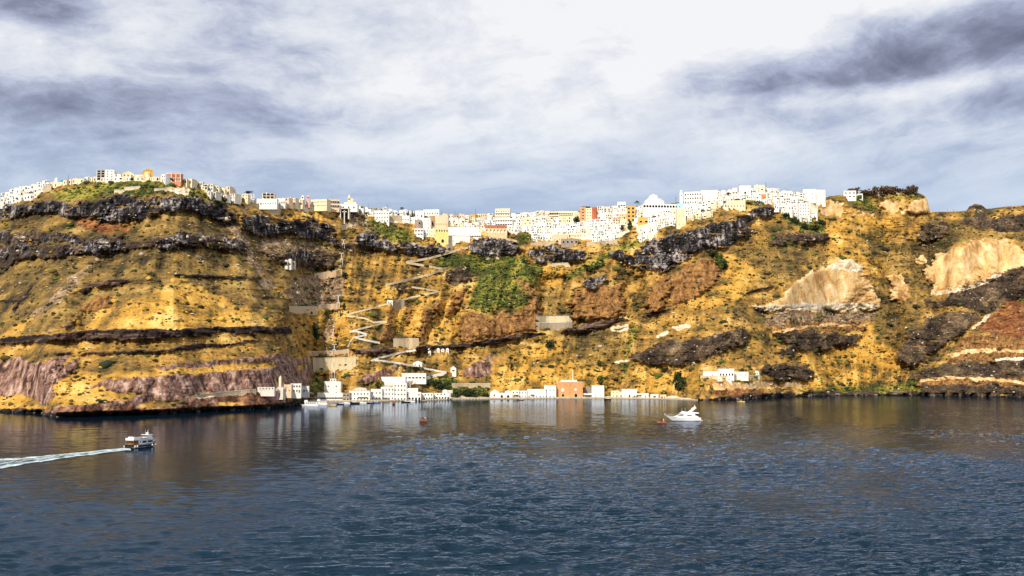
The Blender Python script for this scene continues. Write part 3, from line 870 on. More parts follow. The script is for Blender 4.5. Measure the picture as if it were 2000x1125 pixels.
# ------------------------------------------------------------------ materials of the built things
def plaster(name, c, stain=0.25, rough=0.85):
    m, t, b = new_mat(name)
    p = t.node('ShaderNodeNewGeometry').outputs['Position']
    n = t.noise(t.scaled(p, (1, 1, 0.45)), 0.55, 5, 0.6)
    dirt = tuple(x * (1 - stain) * k for x, k in zip(c, (1.0, 0.96, 0.88)))
    t.put(b.inputs['Base Color'], t.ramp(n, [(0.34, dirt), (0.52, c), (0.7, tuple(min(1, x * 1.06) for x in c))]))
    b.inputs['Roughness'].default_value = rough
    b.inputs['Specular IOR Level'].default_value = 0.2
    return m


MT = {
    'white': plaster('whitewash', (0.74, 0.73, 0.70), 0.14), 'offwhite': plaster('old_whitewash', (0.62, 0.59, 0.53), 0.2),
    'cream': plaster('cream_plaster', (0.76, 0.66, 0.44), 0.2), 'pinkcream': plaster('pinkish_plaster', (0.72, 0.52, 0.36), 0.2),
    'ochre': plaster('ochre_plaster', (0.62, 0.36, 0.075), 0.25), 'yellow': plaster('yellow_plaster', (0.72, 0.59, 0.22), 0.2),
    'salmon': plaster('salmon_plaster', (0.60, 0.24, 0.11), 0.2), 'red': plaster('rust_red_plaster', (0.42, 0.105, 0.045), 0.25),
    'orange': plaster('orange_plaster', (0.60, 0.30, 0.13), 0.18), 'stone': plaster('rubble_stone', (0.36, 0.25, 0.15), 0.4, 0.95),
    'palestone': plaster('pale_stone', (0.62, 0.50, 0.31), 0.3, 0.95), 'greystone': plaster('grey_stone', (0.30, 0.25, 0.21), 0.35, 0.95),
    'blue': plaster('sky_blue_paint', (0.36, 0.56, 0.68), 0.15), 'turquoise': plaster('turquoise_paint', (0.03, 0.30, 0.38), 0.1),
    'pink': plaster('pink_plaster', (0.66, 0.36, 0.32), 0.2), 'brownroof': plaster('brown_shade_cloth', (0.10, 0.055, 0.035), 0.3),
    'concrete': plaster('quay_concrete', (0.52, 0.43, 0.31), 0.35, 0.9), 'redroof': plaster('faded_red_tiles', (0.34, 0.12, 0.08), 0.3),
}


def masonry(name, c):
    m, t, b = new_mat(name)
    p = t.node('ShaderNodeNewGeometry').outputs['Position']
    n = t.noise(t.scaled(p, (1, 1, 0.25)), 0.35, 5, 0.65)
    n2 = t.noise(p, 1.4, 3, 0.6)
    f = t.math('ADD', t.math('MULTIPLY', n, 0.65), t.math('MULTIPLY', n2, 0.35))
    t.put(b.inputs['Base Color'], t.ramp(f, [(0.36, tuple(x * 0.62 for x in c)), (0.46, tuple(x * 0.92 for x in c)), (0.6, c), (0.7, tuple(min(1, x * 1.15) for x in c))]))
    b.inputs['Roughness'].default_value = 0.95
    bp = t.node('ShaderNodeBump')
    bp.inputs['Distance'].default_value = 0.4
    t.put(bp.inputs['Height'], n2)
    t.put(b.inputs['Normal'], bp.outputs[0])
    return m


MT['wallcream'] = masonry('cream_wall_render', (0.62, 0.52, 0.33))
MT['wallpale'] = masonry('pale_wall_stone', (0.52, 0.41, 0.26))
MT['wallgrey'] = masonry('grey_wall_stone', (0.33, 0.27, 0.20))
MT['walltan'] = masonry('tan_wall_stone', (0.54, 0.38, 0.23))


def simple(name, c, rough=0.5, metal=0.0, spec=0.5, vary=0.12):
    m, t, b = new_mat(name)
    p = t.node('ShaderNodeNewGeometry').outputs['Position']
    n = t.noise(p, 1.7, 3, 0.6)
    t.put(b.inputs['Base Color'], t.ramp(n, [(0.35, tuple(x * (1 - 2 * vary) for x in c)), (0.65, c)]))
    b.inputs['Roughness'].default_value = rough
    b.inputs['Metallic'].default_value = metal
    b.inputs['Specular IOR Level'].default_value = spec
    return m


MT.update({
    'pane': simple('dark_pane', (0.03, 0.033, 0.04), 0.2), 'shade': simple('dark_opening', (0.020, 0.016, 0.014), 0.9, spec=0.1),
    'boatwhite': simple('white_gelcoat', (0.82, 0.82, 0.82), 0.25, vary=0.03), 'black': simple('black_hull_paint', (0.010, 0.012, 0.016), 0.3, vary=0.1),
    'rust': simple('rusty_steel', (0.13, 0.036, 0.016), 0.75, vary=0.28), 'pole': simple('dark_pole', (0.05, 0.045, 0.05), 0.7),
    'wood': simple('varnished_wood', (0.40, 0.16, 0.035), 0.5, vary=0.25), 'metal': simple('pale_steel', (0.62, 0.62, 0.60), 0.5),
    'rubber': simple('black_rubber', (0.012, 0.012, 0.012), 0.8), 'navy': simple('navy_paint', (0.015, 0.035, 0.11), 0.4),
    'bluepaint': simple('blue_paint', (0.03, 0.13, 0.34), 0.4), 'redpaint': simple('red_paint', (0.42, 0.05, 0.04), 0.5),
    'yellowpaint': simple('yellow_paint', (0.62, 0.38, 0.06), 0.5), 'bark': simple('bark', (0.085, 0.055, 0.035), 0.9, vary=0.3),
    'greenpaint': simple('green_paint', (0.05, 0.17, 0.10), 0.5), 'brownpaint': simple('brown_paint', (0.15, 0.07, 0.03), 0.6),
})


def leafy(name, dark, mid, light):
    m, t, b = new_mat(name)
    a = t.node('ShaderNodeAttribute', attribute_name='tone')
    n = t.noise(t.node('ShaderNodeNewGeometry').outputs['Position'], 0.8, 3, 0.6)
    f = t.math('ADD', t.math('MULTIPLY', a.outputs['Fac'], 0.75), t.math('MULTIPLY', n, 0.25))
    t.put(b.inputs['Base Color'], t.ramp(f, [(0.12, dark), (0.5, mid), (0.9, light)]))
    b.inputs['Roughness'].default_value = 0.8
    b.inputs['Specular IOR Level'].default_value = 0.15
    return m


MT['leaf_dark'] = leafy('dark_foliage', (0.012, 0.018, 0.010), (0.028, 0.040, 0.016), (0.065, 0.080, 0.022))
MT['leaf_green'] = leafy('green_foliage', (0.020, 0.034, 0.010), (0.055, 0.082, 0.018), (0.115, 0.140, 0.028))
MT['leaf_brown'] = leafy('dry_brown_foliage', (0.030, 0.018, 0.012), (0.080, 0.045, 0.024), (0.155, 0.095, 0.045))
MT['leaf_olive'] = leafy('olive_scrub_leaves', (0.026, 0.024, 0.010), (0.075, 0.062, 0.018), (0.155, 0.125, 0.030))
MT['leaf_gold'] = leafy('dry_gold_leaves', (0.22, 0.12, 0.018), (0.42, 0.23, 0.025), (0.62, 0.40, 0.08))
MT['stone_loose'] = leafy('loose_stone', (0.10, 0.075, 0.055), (0.28, 0.22, 0.16), (0.58, 0.50, 0.40))  # the stones' own tones, dark to pale at random


# ------------------------------------------------------------------ shape builder
class MB:
    def __init__(self):
        self.v, self.f, self.mi, self.mats = [], [], [], []

    def m(self, mat):
        if mat not in self.mats:
            self.mats.append(mat)
        return self.mats.index(mat)

    def add(self, vs, fs, mat):
        k = len(self.v)
        self.v += [tuple(map(float, p)) for p in vs]
        i = self.m(mat)
        for f in fs:
            self.f.append(tuple(k + q for q in f))
            self.mi.append(i)
        return self

    def box(self, x0, x1, y0, y1, z0, z1, mat, tx=0.0, ty=0.0):
        vs = [(x0, y0, z0), (x1, y0, z0), (x1, y1, z0), (x0, y1, z0),
              (x0 + tx, y0 + ty, z1), (x1 - tx, y0 + ty, z1), (x1 - tx, y1 - ty, z1), (x0 + tx, y1 - ty, z1)]
        return self.add(vs, [(0, 3, 2, 1), (4, 5, 6, 7), (0, 1, 5, 4), (1, 2, 6, 5), (2, 3, 7, 6), (3, 0, 4, 7)], mat)

    def prism(self, pts, y0, y1, mat):
        """outline in the x-z plane, extruded from y0 to y1"""
        n = len(pts)
        vs = [(x, y0, z) for x, z in pts] + [(x, y1, z) for x, z in pts]
        fs = [tuple(range(n)), tuple(range(2 * n - 1, n - 1, -1))]
        fs += [(i, i + n, (i + 1) % n + n, (i + 1) % n) for i in range(n)]
        return self.add(vs, fs, mat)

    def vault(self, x0, x1, y0, y1, z, r_h, mat, n=8):
        c, hw = (x0 + x1) / 2, (x1 - x0) / 2
        pts = [(c + hw * math.cos(math.pi * k / n), z + r_h * math.sin(math.pi * k / n)) for k in range(n + 1)]
        return self.prism(pts, y0, y1, mat)

    def dome(self, x, y, z, r, mat, n=14, rings=5, squash=1.0):
        vs, fs = [], []
        for i in range(rings):
            a = math.pi / 2 * i / rings
            for k in range(n):
                b = 2 * math.pi * k / n
                vs.append((x + r * math.cos(a) * math.cos(b), y + r * math.cos(a) * math.sin(b), z + r * squash * math.sin(a)))
        vs.append((x, y, z + r * squash))
        for i in range(rings - 1):
            for k in range(n):
                fs.append((i * n + k, i * n + (k + 1) % n, (i + 1) * n + (k + 1) % n, (i + 1) * n + k))
        for k in range(n):
            fs.append(((rings - 1) * n + k, (rings - 1) * n + (k + 1) % n, rings * n))
        return self.add(vs, fs, mat)

    def cyl(self, x, y, z0, z1, r0, r1, mat, n=10):
        vs = [(x + r0 * math.cos(2 * math.pi * k / n), y + r0 * math.sin(2 * math.pi * k / n), z0) for k in range(n)]
        vs += [(x + r1 * math.cos(2 * math.pi * k / n), y + r1 * math.sin(2 * math.pi * k / n), z1) for k in range(n)]
        fs = [(k, (k + 1) % n, (k + 1) % n + n, k + n) for k in range(n)] + [tuple(range(2 * n - 1, n - 1, -1))[::-1], tuple(range(n))[::-1]]
        return self.add(vs, fs, mat)

    def bar(self, a, b, r, mat, n=5, r2=None):
        a, b = Vector(a), Vector(b)
        d = (b - a).normalized()
        u = d.orthogonal().normalized()
        w_ = d.cross(u)
        r2 = r if r2 is None else r2
        vs = [a + r * (u * math.cos(2 * math.pi * k / n) + w_ * math.sin(2 * math.pi * k / n)) for k in range(n)]
        vs += [b + r2 * (u * math.cos(2 * math.pi * k / n) + w_ * math.sin(2 * math.pi * k / n)) for k in range(n)]
        fs = [(k, (k + 1) % n, (k + 1) % n + n, k + n) for k in range(n)] + [tuple(range(n))[::-1], tuple(range(n, 2 * n))]
        return self.add(vs, fs, mat)

    def ico(self, x, y, z, r, mat, sz=1.0, jit=0.0):
        vs = [(x + r * a * (1 + random.uniform(-jit, jit)), y + r * b * (1 + random.uniform(-jit, jit)), z + r * sz * c * (1 + random.uniform(-jit, jit))) for a, b, c in ICO_V]
        return self.add(vs, ICO_F, mat)

    def mesh(self, name):
        me = bpy.data.meshes.new(name)
        me.from_pydata(self.v, [], self.f)
        for mat in self.mats:
            me.materials.append(MT[mat])
        me.polygons.foreach_set('material_index', np.array(self.mi, np.int32))
        me.update()
        return me


_g = (1 + 5 ** 0.5) / 2
ICO_V = np.array([(-1, _g, 0), (1, _g, 0), (-1, -_g, 0), (1, -_g, 0), (0, -1, _g), (0, 1, _g), (0, -1, -_g), (0, 1, -_g), (_g, 0, -1), (_g, 0, 1), (-_g, 0, -1), (-_g, 0, 1)]) / math.sqrt(1 + _g * _g)
ICO_F = [(0, 11, 5), (0, 5, 1), (0, 1, 7), (0, 7, 10), (0, 10, 11), (1, 5, 9), (5, 11, 4), (11, 10, 2), (10, 7, 6), (7, 1, 8), (3, 9, 4), (3, 4, 2), (3, 2, 6), (3, 6, 8), (3, 8, 9), (4, 9, 5), (2, 4, 11), (6, 2, 10), (8, 6, 7), (9, 8, 1)]


def link(name, data, parent=None, loc=(0, 0, 0), rz=0.0, sc=None):
    o = bpy.data.objects.new(name, data)
    o.location = loc
    if rz:
        o.rotation_euler = (0, 0, rz)
    if sc is not None:
        o.scale = sc
    if parent is not None:
        o.parent = parent
    COL.objects.link(o)
    return o


def part(name, mb, parent, loc=(0, 0, 0), rz=0.0):
    return link(name, mb.mesh(name) if isinstance(mb, MB) else mb, parent, loc, rz)


def thing(name, label, cat, loc, rz=0.0, group=None):
    o = link(name, None, None, loc, rz)
    o['label'] = label
    o['category'] = cat
    if group:
        o['group'] = group
    return o


def tag(o, label, cat, group=None):
    o['label'] = label
    o['category'] = cat
    if group:
        o['group'] = group
    return o


# ---- windows and doors, one mesh of each shape
def opening_mesh(w_, h_, arch, pane, frame, fr=0.14, proud=0.12):
    mb = MB()
    if arch:
        n = 6
        pts = [(-w_ / 2, 0), (w_ / 2, 0), (w_ / 2, h_ - w_ / 2)]
        pts += [(w_ / 2 * math.cos(math.pi * k / n), h_ - w_ / 2 + w_ / 2 * math.sin(math.pi * k / n)) for k in range(1, n)] + [(-w_ / 2, h_ - w_ / 2)]
    else:
        pts = [(-w_ / 2, 0), (w_ / 2, 0), (w_ / 2, h_), (-w_ / 2, h_)]
    mb.add([(x, -0.03, z) for x, z in pts], [tuple(range(len(pts)))], pane)
    if frame:
        c = (0, h_ / 2)
        out = [(c[0] + (x - c[0]) * (1 + 2 * fr / w_), c[1] + (z - c[1]) * (1 + 2 * fr / h_)) for x, z in pts]
        n = len(pts)
        vs = [(x, -proud, z) for x, z in pts] + [(x, -proud, z) for x, z in out] + [(x, 0.0, z) for x, z in pts] + [(x, 0.0, z) for x, z in out]
        fs = []
        for i in range(n):
            j = (i + 1) % n
            fs += [(i + n, j + n, j, i), (i, j, j + 2 * n, i + 2 * n), (i + n, i + 3 * n, j + 3 * n, j + n)]
        mb.add(vs, fs, frame)
    return mb


WIN = {
    'sq': opening_mesh(1.25, 1.45, False, 'pane', 'white').mesh('window'),
    'small': opening_mesh(0.95, 1.05, False, 'pane', 'white').mesh('window'),
    'tall': opening_mesh(1.15, 2.1, False, 'pane', 'offwhite').mesh('window'),
    'arch': opening_mesh(1.5, 2.2, True, 'shade', 'offwhite').mesh('window'),
    'bigarch': opening_mesh(2.7, 2.9, True, 'shade', 'offwhite', 0.2).mesh('window'),
    'wide': opening_mesh(2.6, 1.5, False, 'shade', 'white').mesh('window'),
    'loggia': opening_mesh(3.4, 2.2, False, 'shade', 'offwhite', 0.2, 0.5).mesh('window'),
    'slit': opening_mesh(0.6, 2.4, False, 'brownpaint', None).mesh('window'),
    'bluewin': opening_mesh(1.2, 1.4, False, 'bluepaint', 'white').mesh('window'),
}
DOOR = {
    'blue': opening_mesh(1.3, 2.3, False, 'bluepaint', 'white').mesh('door'), 'brown': opening_mesh(1.3, 2.3, False, 'brownpaint', 'offwhite').mesh('door'),
    'arch': opening_mesh(1.7, 2.7, True, 'shade', 'white').mesh('door'), 'green': opening_mesh(1.3, 2.3, False, 'greenpaint', 'white').mesh('door'),
    'gate': opening_mesh(3.2, 4.2, True, 'shade', 'cream', 0.3, 0.35).mesh('door'), 'wide': opening_mesh(3.0, 2.6, False, 'shade', 'white', 0.15, 0.2).mesh('door'),
}
UNIT_POT = MB().box(-0.45, 0.45, -0.45, 0.45, 0, 1.5, 'white').box(-0.6, 0.6, -0.6, 0.6, 1.5, 1.75, 'white').mesh('chimney')
TANK = MB().cyl(0, 0, 0.3, 1.5, 0.6, 0.6, 'metal', 8).box(-0.5, 0.5, -0.3, 0.3, 0, 0.3, 'metal').mesh('water_tank')

TOWN = 'houses of the cliff-top town'
PORT = 'buildings of the harbour front'
COLWORD = {'white': 'white', 'offwhite': 'off-white', 'cream': 'cream', 'pinkcream': 'pinkish cream', 'ochre': 'ochre', 'yellow': 'yellow', 'salmon': 'salmon',
           'red': 'rust-red', 'orange': 'orange', 'stone': 'rubble stone', 'palestone': 'pale stone', 'blue': 'pale blue', 'pink': 'pink', 'greystone': 'grey stone'}
ORD = ('first second third fourth fifth sixth seventh eighth ninth tenth eleventh twelfth thirteenth fourteenth fifteenth sixteenth '
       'seventeenth eighteenth nineteenth twentieth').split()


def frontage(px0, px1, pyb):
    """where a front wall stands on the slope: its middle, its width and metres per pixel"""
    pm = (px0 + px1) / 2
    Y = min(depth(q, pyb) for q in (px0 + 0.15 * (px1 - px0), pm, px1 - 0.15 * (px1 - px0))) - 0.3
    x, y, z = at(pm, pyb, Y)
    k = Y / F
    return float(x), float(y), float(z), (px1 - px0) * k, k


def house(px0, px1, pyt, pyb, c='white', label=None, roof='flat', yaw=None, win='sq', grid=None, keep=0.68, door=True, deep=None,
          group=TOWN, cat='house', name=None, parapet=True, chimney=None, win_z=1.0):
    x, y, z, w_, k = frontage(px0, px1, pyb)
    h_ = (pyb - pyt) * k
    if yaw is None:
        yaw = random.uniform(-30, 32)
    w_ *= 1.0 if abs(yaw) < 12 else 0.92
    deep = deep or random.uniform(6, 9)
    name = name or {'white': 'whitewashed_house', 'offwhite': 'whitewashed_house'}.get(c, 'plastered_house')
    o = thing(name, label or '', cat, (x, y, z), math.radians(yaw), group)
    body = h_
    rh = 0
    if roof == 'vault':
        rh = min(w_ / 2, 0.42 * h_)
        body = h_ - rh
    elif roof == 'gable':
        rh = min(w_ * 0.4, 0.4 * h_)
        body = h_ - rh
    elif roof == 'flat' and parapet:
        body = h_ - 0.35
    mb = MB().box(-w_ / 2, w_ / 2, 0, deep, -5.0, body, c)
    part('wall', mb, o)
    if roof == 'vault':
        part('roof', MB().vault(-w_ / 2, w_ / 2, 0, deep, body, rh, c), o)
    elif roof == 'gable':
        part('roof', MB().prism([(-w_ / 2 - 0.1, body), (w_ / 2 + 0.1, body), (0, body + rh)], -0.1, deep + 0.1, c), o)
    elif parapet:
        a, b = w_ / 2, 0.3
        mb = MB().box(-a - 0.08, a + 0.08, -0.08, b, body, h_, c).box(-a - 0.08, -a + b, b, deep, body, h_, c).box(a - b, a + 0.08, b, deep, body, h_, c)
        part('parapet', mb, o)
    if chimney is None:
        chimney = random.random() < 0.25
    if chimney and roof == 'flat':
        part('chimney', UNIT_POT, o, (random.uniform(-0.3, 0.3) * w_, deep * 0.5, body))
    n_c, n_f = grid if grid else (max(1, int(round(w_ / 3.1))), max(1, int(round(body / 3.1))))
    di = random.randrange(n_c) if door else -1
    for f in range(n_f):
        for i in range(n_c):
            wx = (i + 0.5 + (random.uniform(-0.14, 0.14) if not grid else 0)) / n_c * (w_ - 0.6) - (w_ - 0.6) / 2
            if f == 0 and i == di and body > 2.6:
                part('door', DOOR[random.choice(['blue', 'brown', 'brown', 'arch', 'green'])] if door is True else DOOR[door], o, (wx, 0, 0.05))
                continue
            if not grid and random.random() > keep:
                continue
            kind = win if win != 'sq' or grid else random.choice(['sq', 'sq', 'small', 'tall', 'arch', 'wide', 'bluewin'])
            wz = f * body / n_f + win_z * min(1, body / n_f / 3)
            if wz + 1.2 > body:
                wz = max(0.3, body - 1.8)
            part('window', WIN[kind], o, (wx, 0, wz))
    return o


def roof_word(r):
    return {'flat': 'flat-roofed', 'vault': 'barrel-vaulted', 'gable': 'gabled'}[r]


def row(where, pts, wr, hr, cols, roofs=('flat',) * 5 + ('vault',), group=TOWN, gap=0.0, **kw):
    xs = [p[0] for p in pts]
    x = xs[0]
    i = 0
    while x < xs[-1] - wr[0] * 0.6:
        ww = min(random.uniform(*wr), xs[-1] - x)
        pb = float(np.interp(x + ww / 2, *zip(*pts))) + random.uniform(-0.7, 0.7)
        hh = random.uniform(*hr)
        c = random.choice(cols)
        r = random.choice(roofs)
        size = 'tall' if hh > 0.66 * hr[1] + 0.34 * hr[0] else ('low' if hh < 0.34 * hr[1] + 0.66 * hr[0] else 'mid-height')
        lab = f"{size} {COLWORD[c]} {roof_word(r)} house, {ORD[i]} from left in {where}"
        if len(lab.replace('-', '').split()) > 15:
            lab = lab.split(' ', 1)[1]
        house(x, x + ww, pb - hh, pb, c, lab, roof=r, group=group, **kw)
        x += ww * (1 + random.uniform(-0.04, 0.06)) + gap
        i += 1


def arcade(name, n, w_, h_, y0, y1, mat, pier=0.28, spring=0.55):
    """a wall with n open arches"""
    mb = MB()
    b = w_ / n
    for i in range(n):
        xa = -w_ / 2 + i * b
        pw = b * pier / 2
        r = b / 2 - pw
        zs = min(h_ * spring, h_ - r - 0.35)
        cx = xa + b / 2
        s = 6
        arch = [(cx - r * math.cos(math.pi * k / s), zs + r * math.sin(math.pi * k / s)) for k in range(s + 1)]
        for side in (0, 1):
            half = arch[:s // 2 + 1] if side == 0 else arch[s // 2:]
            if side == 0:
                pts = [(xa, 0), (xa + pw, 0)] + half + [(cx, h_), (xa, h_)]
            else:
                pts = [(cx, h_)] + half + [(xa + b - pw, 0), (xa + b, 0), (xa + b, h_)]
            mb.prism(pts, y0, y1, mat)
    return mb

# ------------------------------------------------------------------ the cliff-top town
W, C_, OW, PC, OC = 'white', 'cream', 'offwhite', 'pinkcream', 'ochre'
row('the upper row of the far-left slope', [(0, 389), (30, 377), (60, 370), (88, 363)], (8, 13), (8, 11), [W])
row('the middle row of the far-left slope', [(0, 395), (30, 385), (62, 377), (84, 372)], (8, 12), (8, 10), [W, W, OW])
row('the lower row of the far-left slope', [(0, 400), (22, 397), (45, 389), (68, 387)], (9, 14), (8, 12), [W])
row('the hilltop row beside the turquoise dome', [(88, 365), (103, 362)], (7, 9), (7, 10), [C_, OW])
row('the long hilltop row before the white hotel', [(122, 360), (150, 356), (190, 352)], (8, 13), (6.5, 8.5), [C_, OW, W, C_])
row('the row at the foot of the white hotel', [(196, 353), (262, 352)], (10, 14), (6, 9), [W, W, OW])
row('the row below the ochre church', [(262, 352), (324, 353)], (9, 15), (7, 9), [C_, OW, C_])
row('the crest row past the salmon mansion', [(354, 357), (372, 359), (396, 364)], (8, 12), (8, 10), [C_, C_, OW])
row('the descending ochre row past the salmon mansion', [(394, 368), (420, 374), (455, 380)], (8, 12), (10, 14), [C_, C_, PC, OW])
row('the terrace under the descending ochre row', [(404, 379), (446, 388)], (8, 12), (5, 7.5), [C_, OW, W])
row('the crest row above the grey cliff', [(446, 388), (470, 389), (500, 391)], (11, 16), (10, 13), [W, OW, C_])
row('the crest row beside the two bell towers', [(556, 398), (592, 401)], (10, 14), (10, 13), [C_, PC, C_])
row('the crest row past the small domed church', [(700, 411), (720, 414), (748, 417)], (8, 12), (8, 10), [W, OW, W], win='loggia')
row('the crest row above the cypresses', [(748, 416), (770, 418), (812, 421)], (8, 13), (8, 11), [W])
row('the ridge row above the cream tower house', [(862, 425), (900, 425), (962, 424)], (9, 14), (5, 8), [C_, OC, OW, PC])
row('the row behind the cream tower house', [(876, 434), (920, 434), (968, 433)], (8, 12), (8, 11), [C_, OW, PC, W])
row('the row above the long white terraces', [(874, 445), (945, 444)], (8, 12), (8, 11), [W, C_, OW])
row('the row above the red-roofed arcade', [(936, 440), (968, 439)], (9, 12), (8, 11), [W])
row('the ridge row right of the balcony hotel', [(996, 427), (1020, 426), (1050, 424)], (9, 13), (8, 11), [W])
row('the second row right of the balcony hotel', [(990, 439), (1045, 438)], (10, 15), (9, 12), [W, W, C_])
row('the third row right of the balcony hotel', [(988, 452), (1040, 453)], (10, 16), (10, 12), [W])
row('the ridge row left of the rust-red tower', [(1048, 423), (1074, 421)], (8, 12), (9, 12), [W, OW])
row('the second row left of the rust-red tower', [(1046, 435), (1133, 433)], (9, 14), (8, 11), [W, W, C_])
row('the third row left of the rust-red tower', [(1042, 445), (1100, 446), (1140, 442)], (9, 14), (8, 11), [W])
row('the fourth row left of the rust-red tower', [(1038, 456), (1100, 457), (1150, 455)], (10, 15), (9, 11), [W, W, OW])
row('the lowest row above the middle cliff', [(1038, 467), (1078, 467)], (9, 13), (9, 11), [W])
row('the lowest cream row above the middle cliff', [(1080, 464), (1146, 462)], (9, 13), (6, 9), [C_, W, PC])
row('the ridge row right of the rust-red tower', [(1166, 416), (1198, 415)], (14, 17), (12, 14), [W, OW], win='arch')
row('the crest row under the lone palm', [(1198, 414), (1226, 412)], (11, 15), (10, 14), [W])
row('the second row right of the rust-red tower', [(1152, 429), (1226, 427)], (11, 16), (9, 12), [W, W, PC])
row('the third row right of the rust-red tower', [(1146, 440), (1226, 437)], (10, 15), (9, 12), [W, C_, W])
row('the fourth row right of the rust-red tower', [(1150, 450), (1214, 447)], (10, 14), (8, 11), [W])
row('the fifth row right of the rust-red tower', [(1156, 461), (1212, 457)], (10, 14), (9, 11), [W])
row('the lowest row right of the rust-red tower', [(1156, 472), (1208, 468)], (10, 15), (9, 12), [W])
row('the row below the lone palm', [(1240, 414), (1258, 412)], (8, 11), (9, 11), [W])
row('the second row below the lone palm', [(1240, 426), (1264, 423)], (9, 12), (9, 12), [W, C_])
row('the third row below the lone palm', [(1238, 438), (1256, 436)], (8, 11), (9, 12), [W])
row('the row below the domed cathedral', [(1284, 424), (1322, 416)], (10, 14), (9, 12), [W, W, C_])
row('the second row below the domed cathedral', [(1266, 436), (1320, 428)], (10, 15), (9, 12), [W])
row('the third row below the domed cathedral', [(1272, 446), (1318, 438)], (10, 14), (8, 11), [W])
row('the lowest row below the domed cathedral', [(1262, 454), (1290, 450)], (9, 12), (8, 10), [W])
row('the spur row facing the tall bushes', [(1248, 458), (1274, 454)], (8, 11), (10, 13), [W])
row('the lowest spur row facing the tall bushes', [(1244, 470), (1264, 466)], (9, 12), (9, 12), [W])
row('the row below the long arcaded building', [(1336, 410), (1400, 399)], (10, 15), (9, 12), [W])
row('the second row below the long arcaded building', [(1322, 422), (1398, 411)], (10, 16), (9, 12), [W, W, C_])
row('the lowest row below the long arcaded building', [(1318, 434), (1398, 422)], (10, 16), (9, 12), [W, C_, W])
row('the crest row right of the long arcaded building', [(1396, 384), (1446, 377)], (10, 14), (9, 12), [W])
row('the second row right of the long arcaded building', [(1398, 395), (1456, 390)], (10, 15), (9, 12), [W])
row('the lowest row right of the long arcaded building', [(1398, 406), (1456, 402)], (10, 15), (8, 11), [W, W, C_])
row('the crest row around the arched white house', [(1466, 376), (1500, 374)], (8, 12), (8, 10), [W])
row('the second row below the arched white house', [(1454, 388), (1536, 386)], (9, 13), (9, 12), [W, W, PC])
row('the third row below the arched white house', [(1476, 395), (1512, 397)], (9, 12), (7, 9), [W])
row('the crest row towards the white cube houses', [(1500, 376), (1535, 381), (1574, 387)], (9, 14), (8, 11), [W])
row('the second row towards the white cube houses', [(1510, 396), (1572, 398)], (9, 14), (9, 12), [W], win='wide')
row('the third row towards the white cube houses', [(1512, 407), (1570, 411)], (9, 14), (8, 11), [W])
row('the fourth row towards the white cube houses', [(1526, 417), (1586, 422)], (9, 14), (9, 11), [W])
row('the lowest row towards the white cube houses', [(1556, 428), (1586, 432)], (9, 12), (8, 10), [W])


def H(px0, px1, pyt, pyb, c, label, **kw):
    return house(px0, px1, pyt, pyb, c, label, **kw)


# landmarks on the crest
chap = H(103, 114, 355, 364, C_, 'small cream chapel with a white bell tower on the left crest', yaw=0, grid=(1, 1), cat='chapel', name='chapel', chimney=False)
part('bell_tower', MB().box(-1.4, 1.4, 0.5, 3, 3, 8.0, W).dome(0, 1.75, 8.0, 1.3, W, 8, 3), chap)
x, y, z, w_, k = frontage(114, 122, 361)
o = thing('domed_chapel', 'low white chapel under a turquoise dome on the left crest', 'chapel', (x, y, z), 0, TOWN)
part('wall', MB().box(-2.4, 2.4, 0, 5, -3, 3.0, OW), o)
part('dome', MB().cyl(0, 2.4, 3.0, 3.5, 2.2, 2.2, 'turquoise', 12).dome(0, 2.4, 3.5, 2.2, 'turquoise', 12, 4), o)
hot = H(188, 206, 332, 353, W, 'left wing of the tall white hotel, with dark loggias', yaw=-6, grid=(2, 4), win='loggia', door=False, cat='hotel', name='hotel', chimney=True, deep=14)
H(205, 223, 331, 353, W, 'right wing of the tall white hotel, stepped and nearly windowless', yaw=12, grid=(2, 4), win='small', door=False, cat='hotel', name='hotel', chimney=True, deep=16)
H(222, 236, 340, 352, W, 'white flat-roofed house leaning against the tall white hotel', yaw=-8)
H(238, 262, 334, 346, C_, 'cream gabled house left of the ochre church', roof='gable', yaw=22, deep=16, grid=(3, 1))
# ochre church
x, y, z, w_, k = frontage(281, 299, 347)
o = thing('church', 'large ochre church with a rounded apse on the hilltop', 'church', (x, y, z), math.radians(24), TOWN)
hh = 17 * k
part('wall', MB().box(-w_ / 2, w_ / 2, 0, 22, -3, hh * 0.80, OC), o)
part('apse', MB().cyl(-w_ * 0.1, 1.0, -3, hh * 0.5, w_ * 0.34, w_ * 0.34, C_, 14).dome(-w_ * 0.1, 1.0, hh * 0.5, w_ * 0.34, 'yellow', 14, 4, 0.5), o)
part('roof', MB().prism([(-w_ / 2 - 0.2, hh * 0.8), (w_ / 2 + 0.2, hh * 0.8), (0, hh * 1.12)], -0.2, 22.2, OC), o)
for i in range(4):
    part('window', WIN['arch'], o, (w_ / 2, 3.5 + i * 4.8, hh * 0.4), math.radians(90))
H(263, 282, 341, 349, C_, 'low cream parish house in front of the ochre church', yaw=-4, grid=(5, 1))
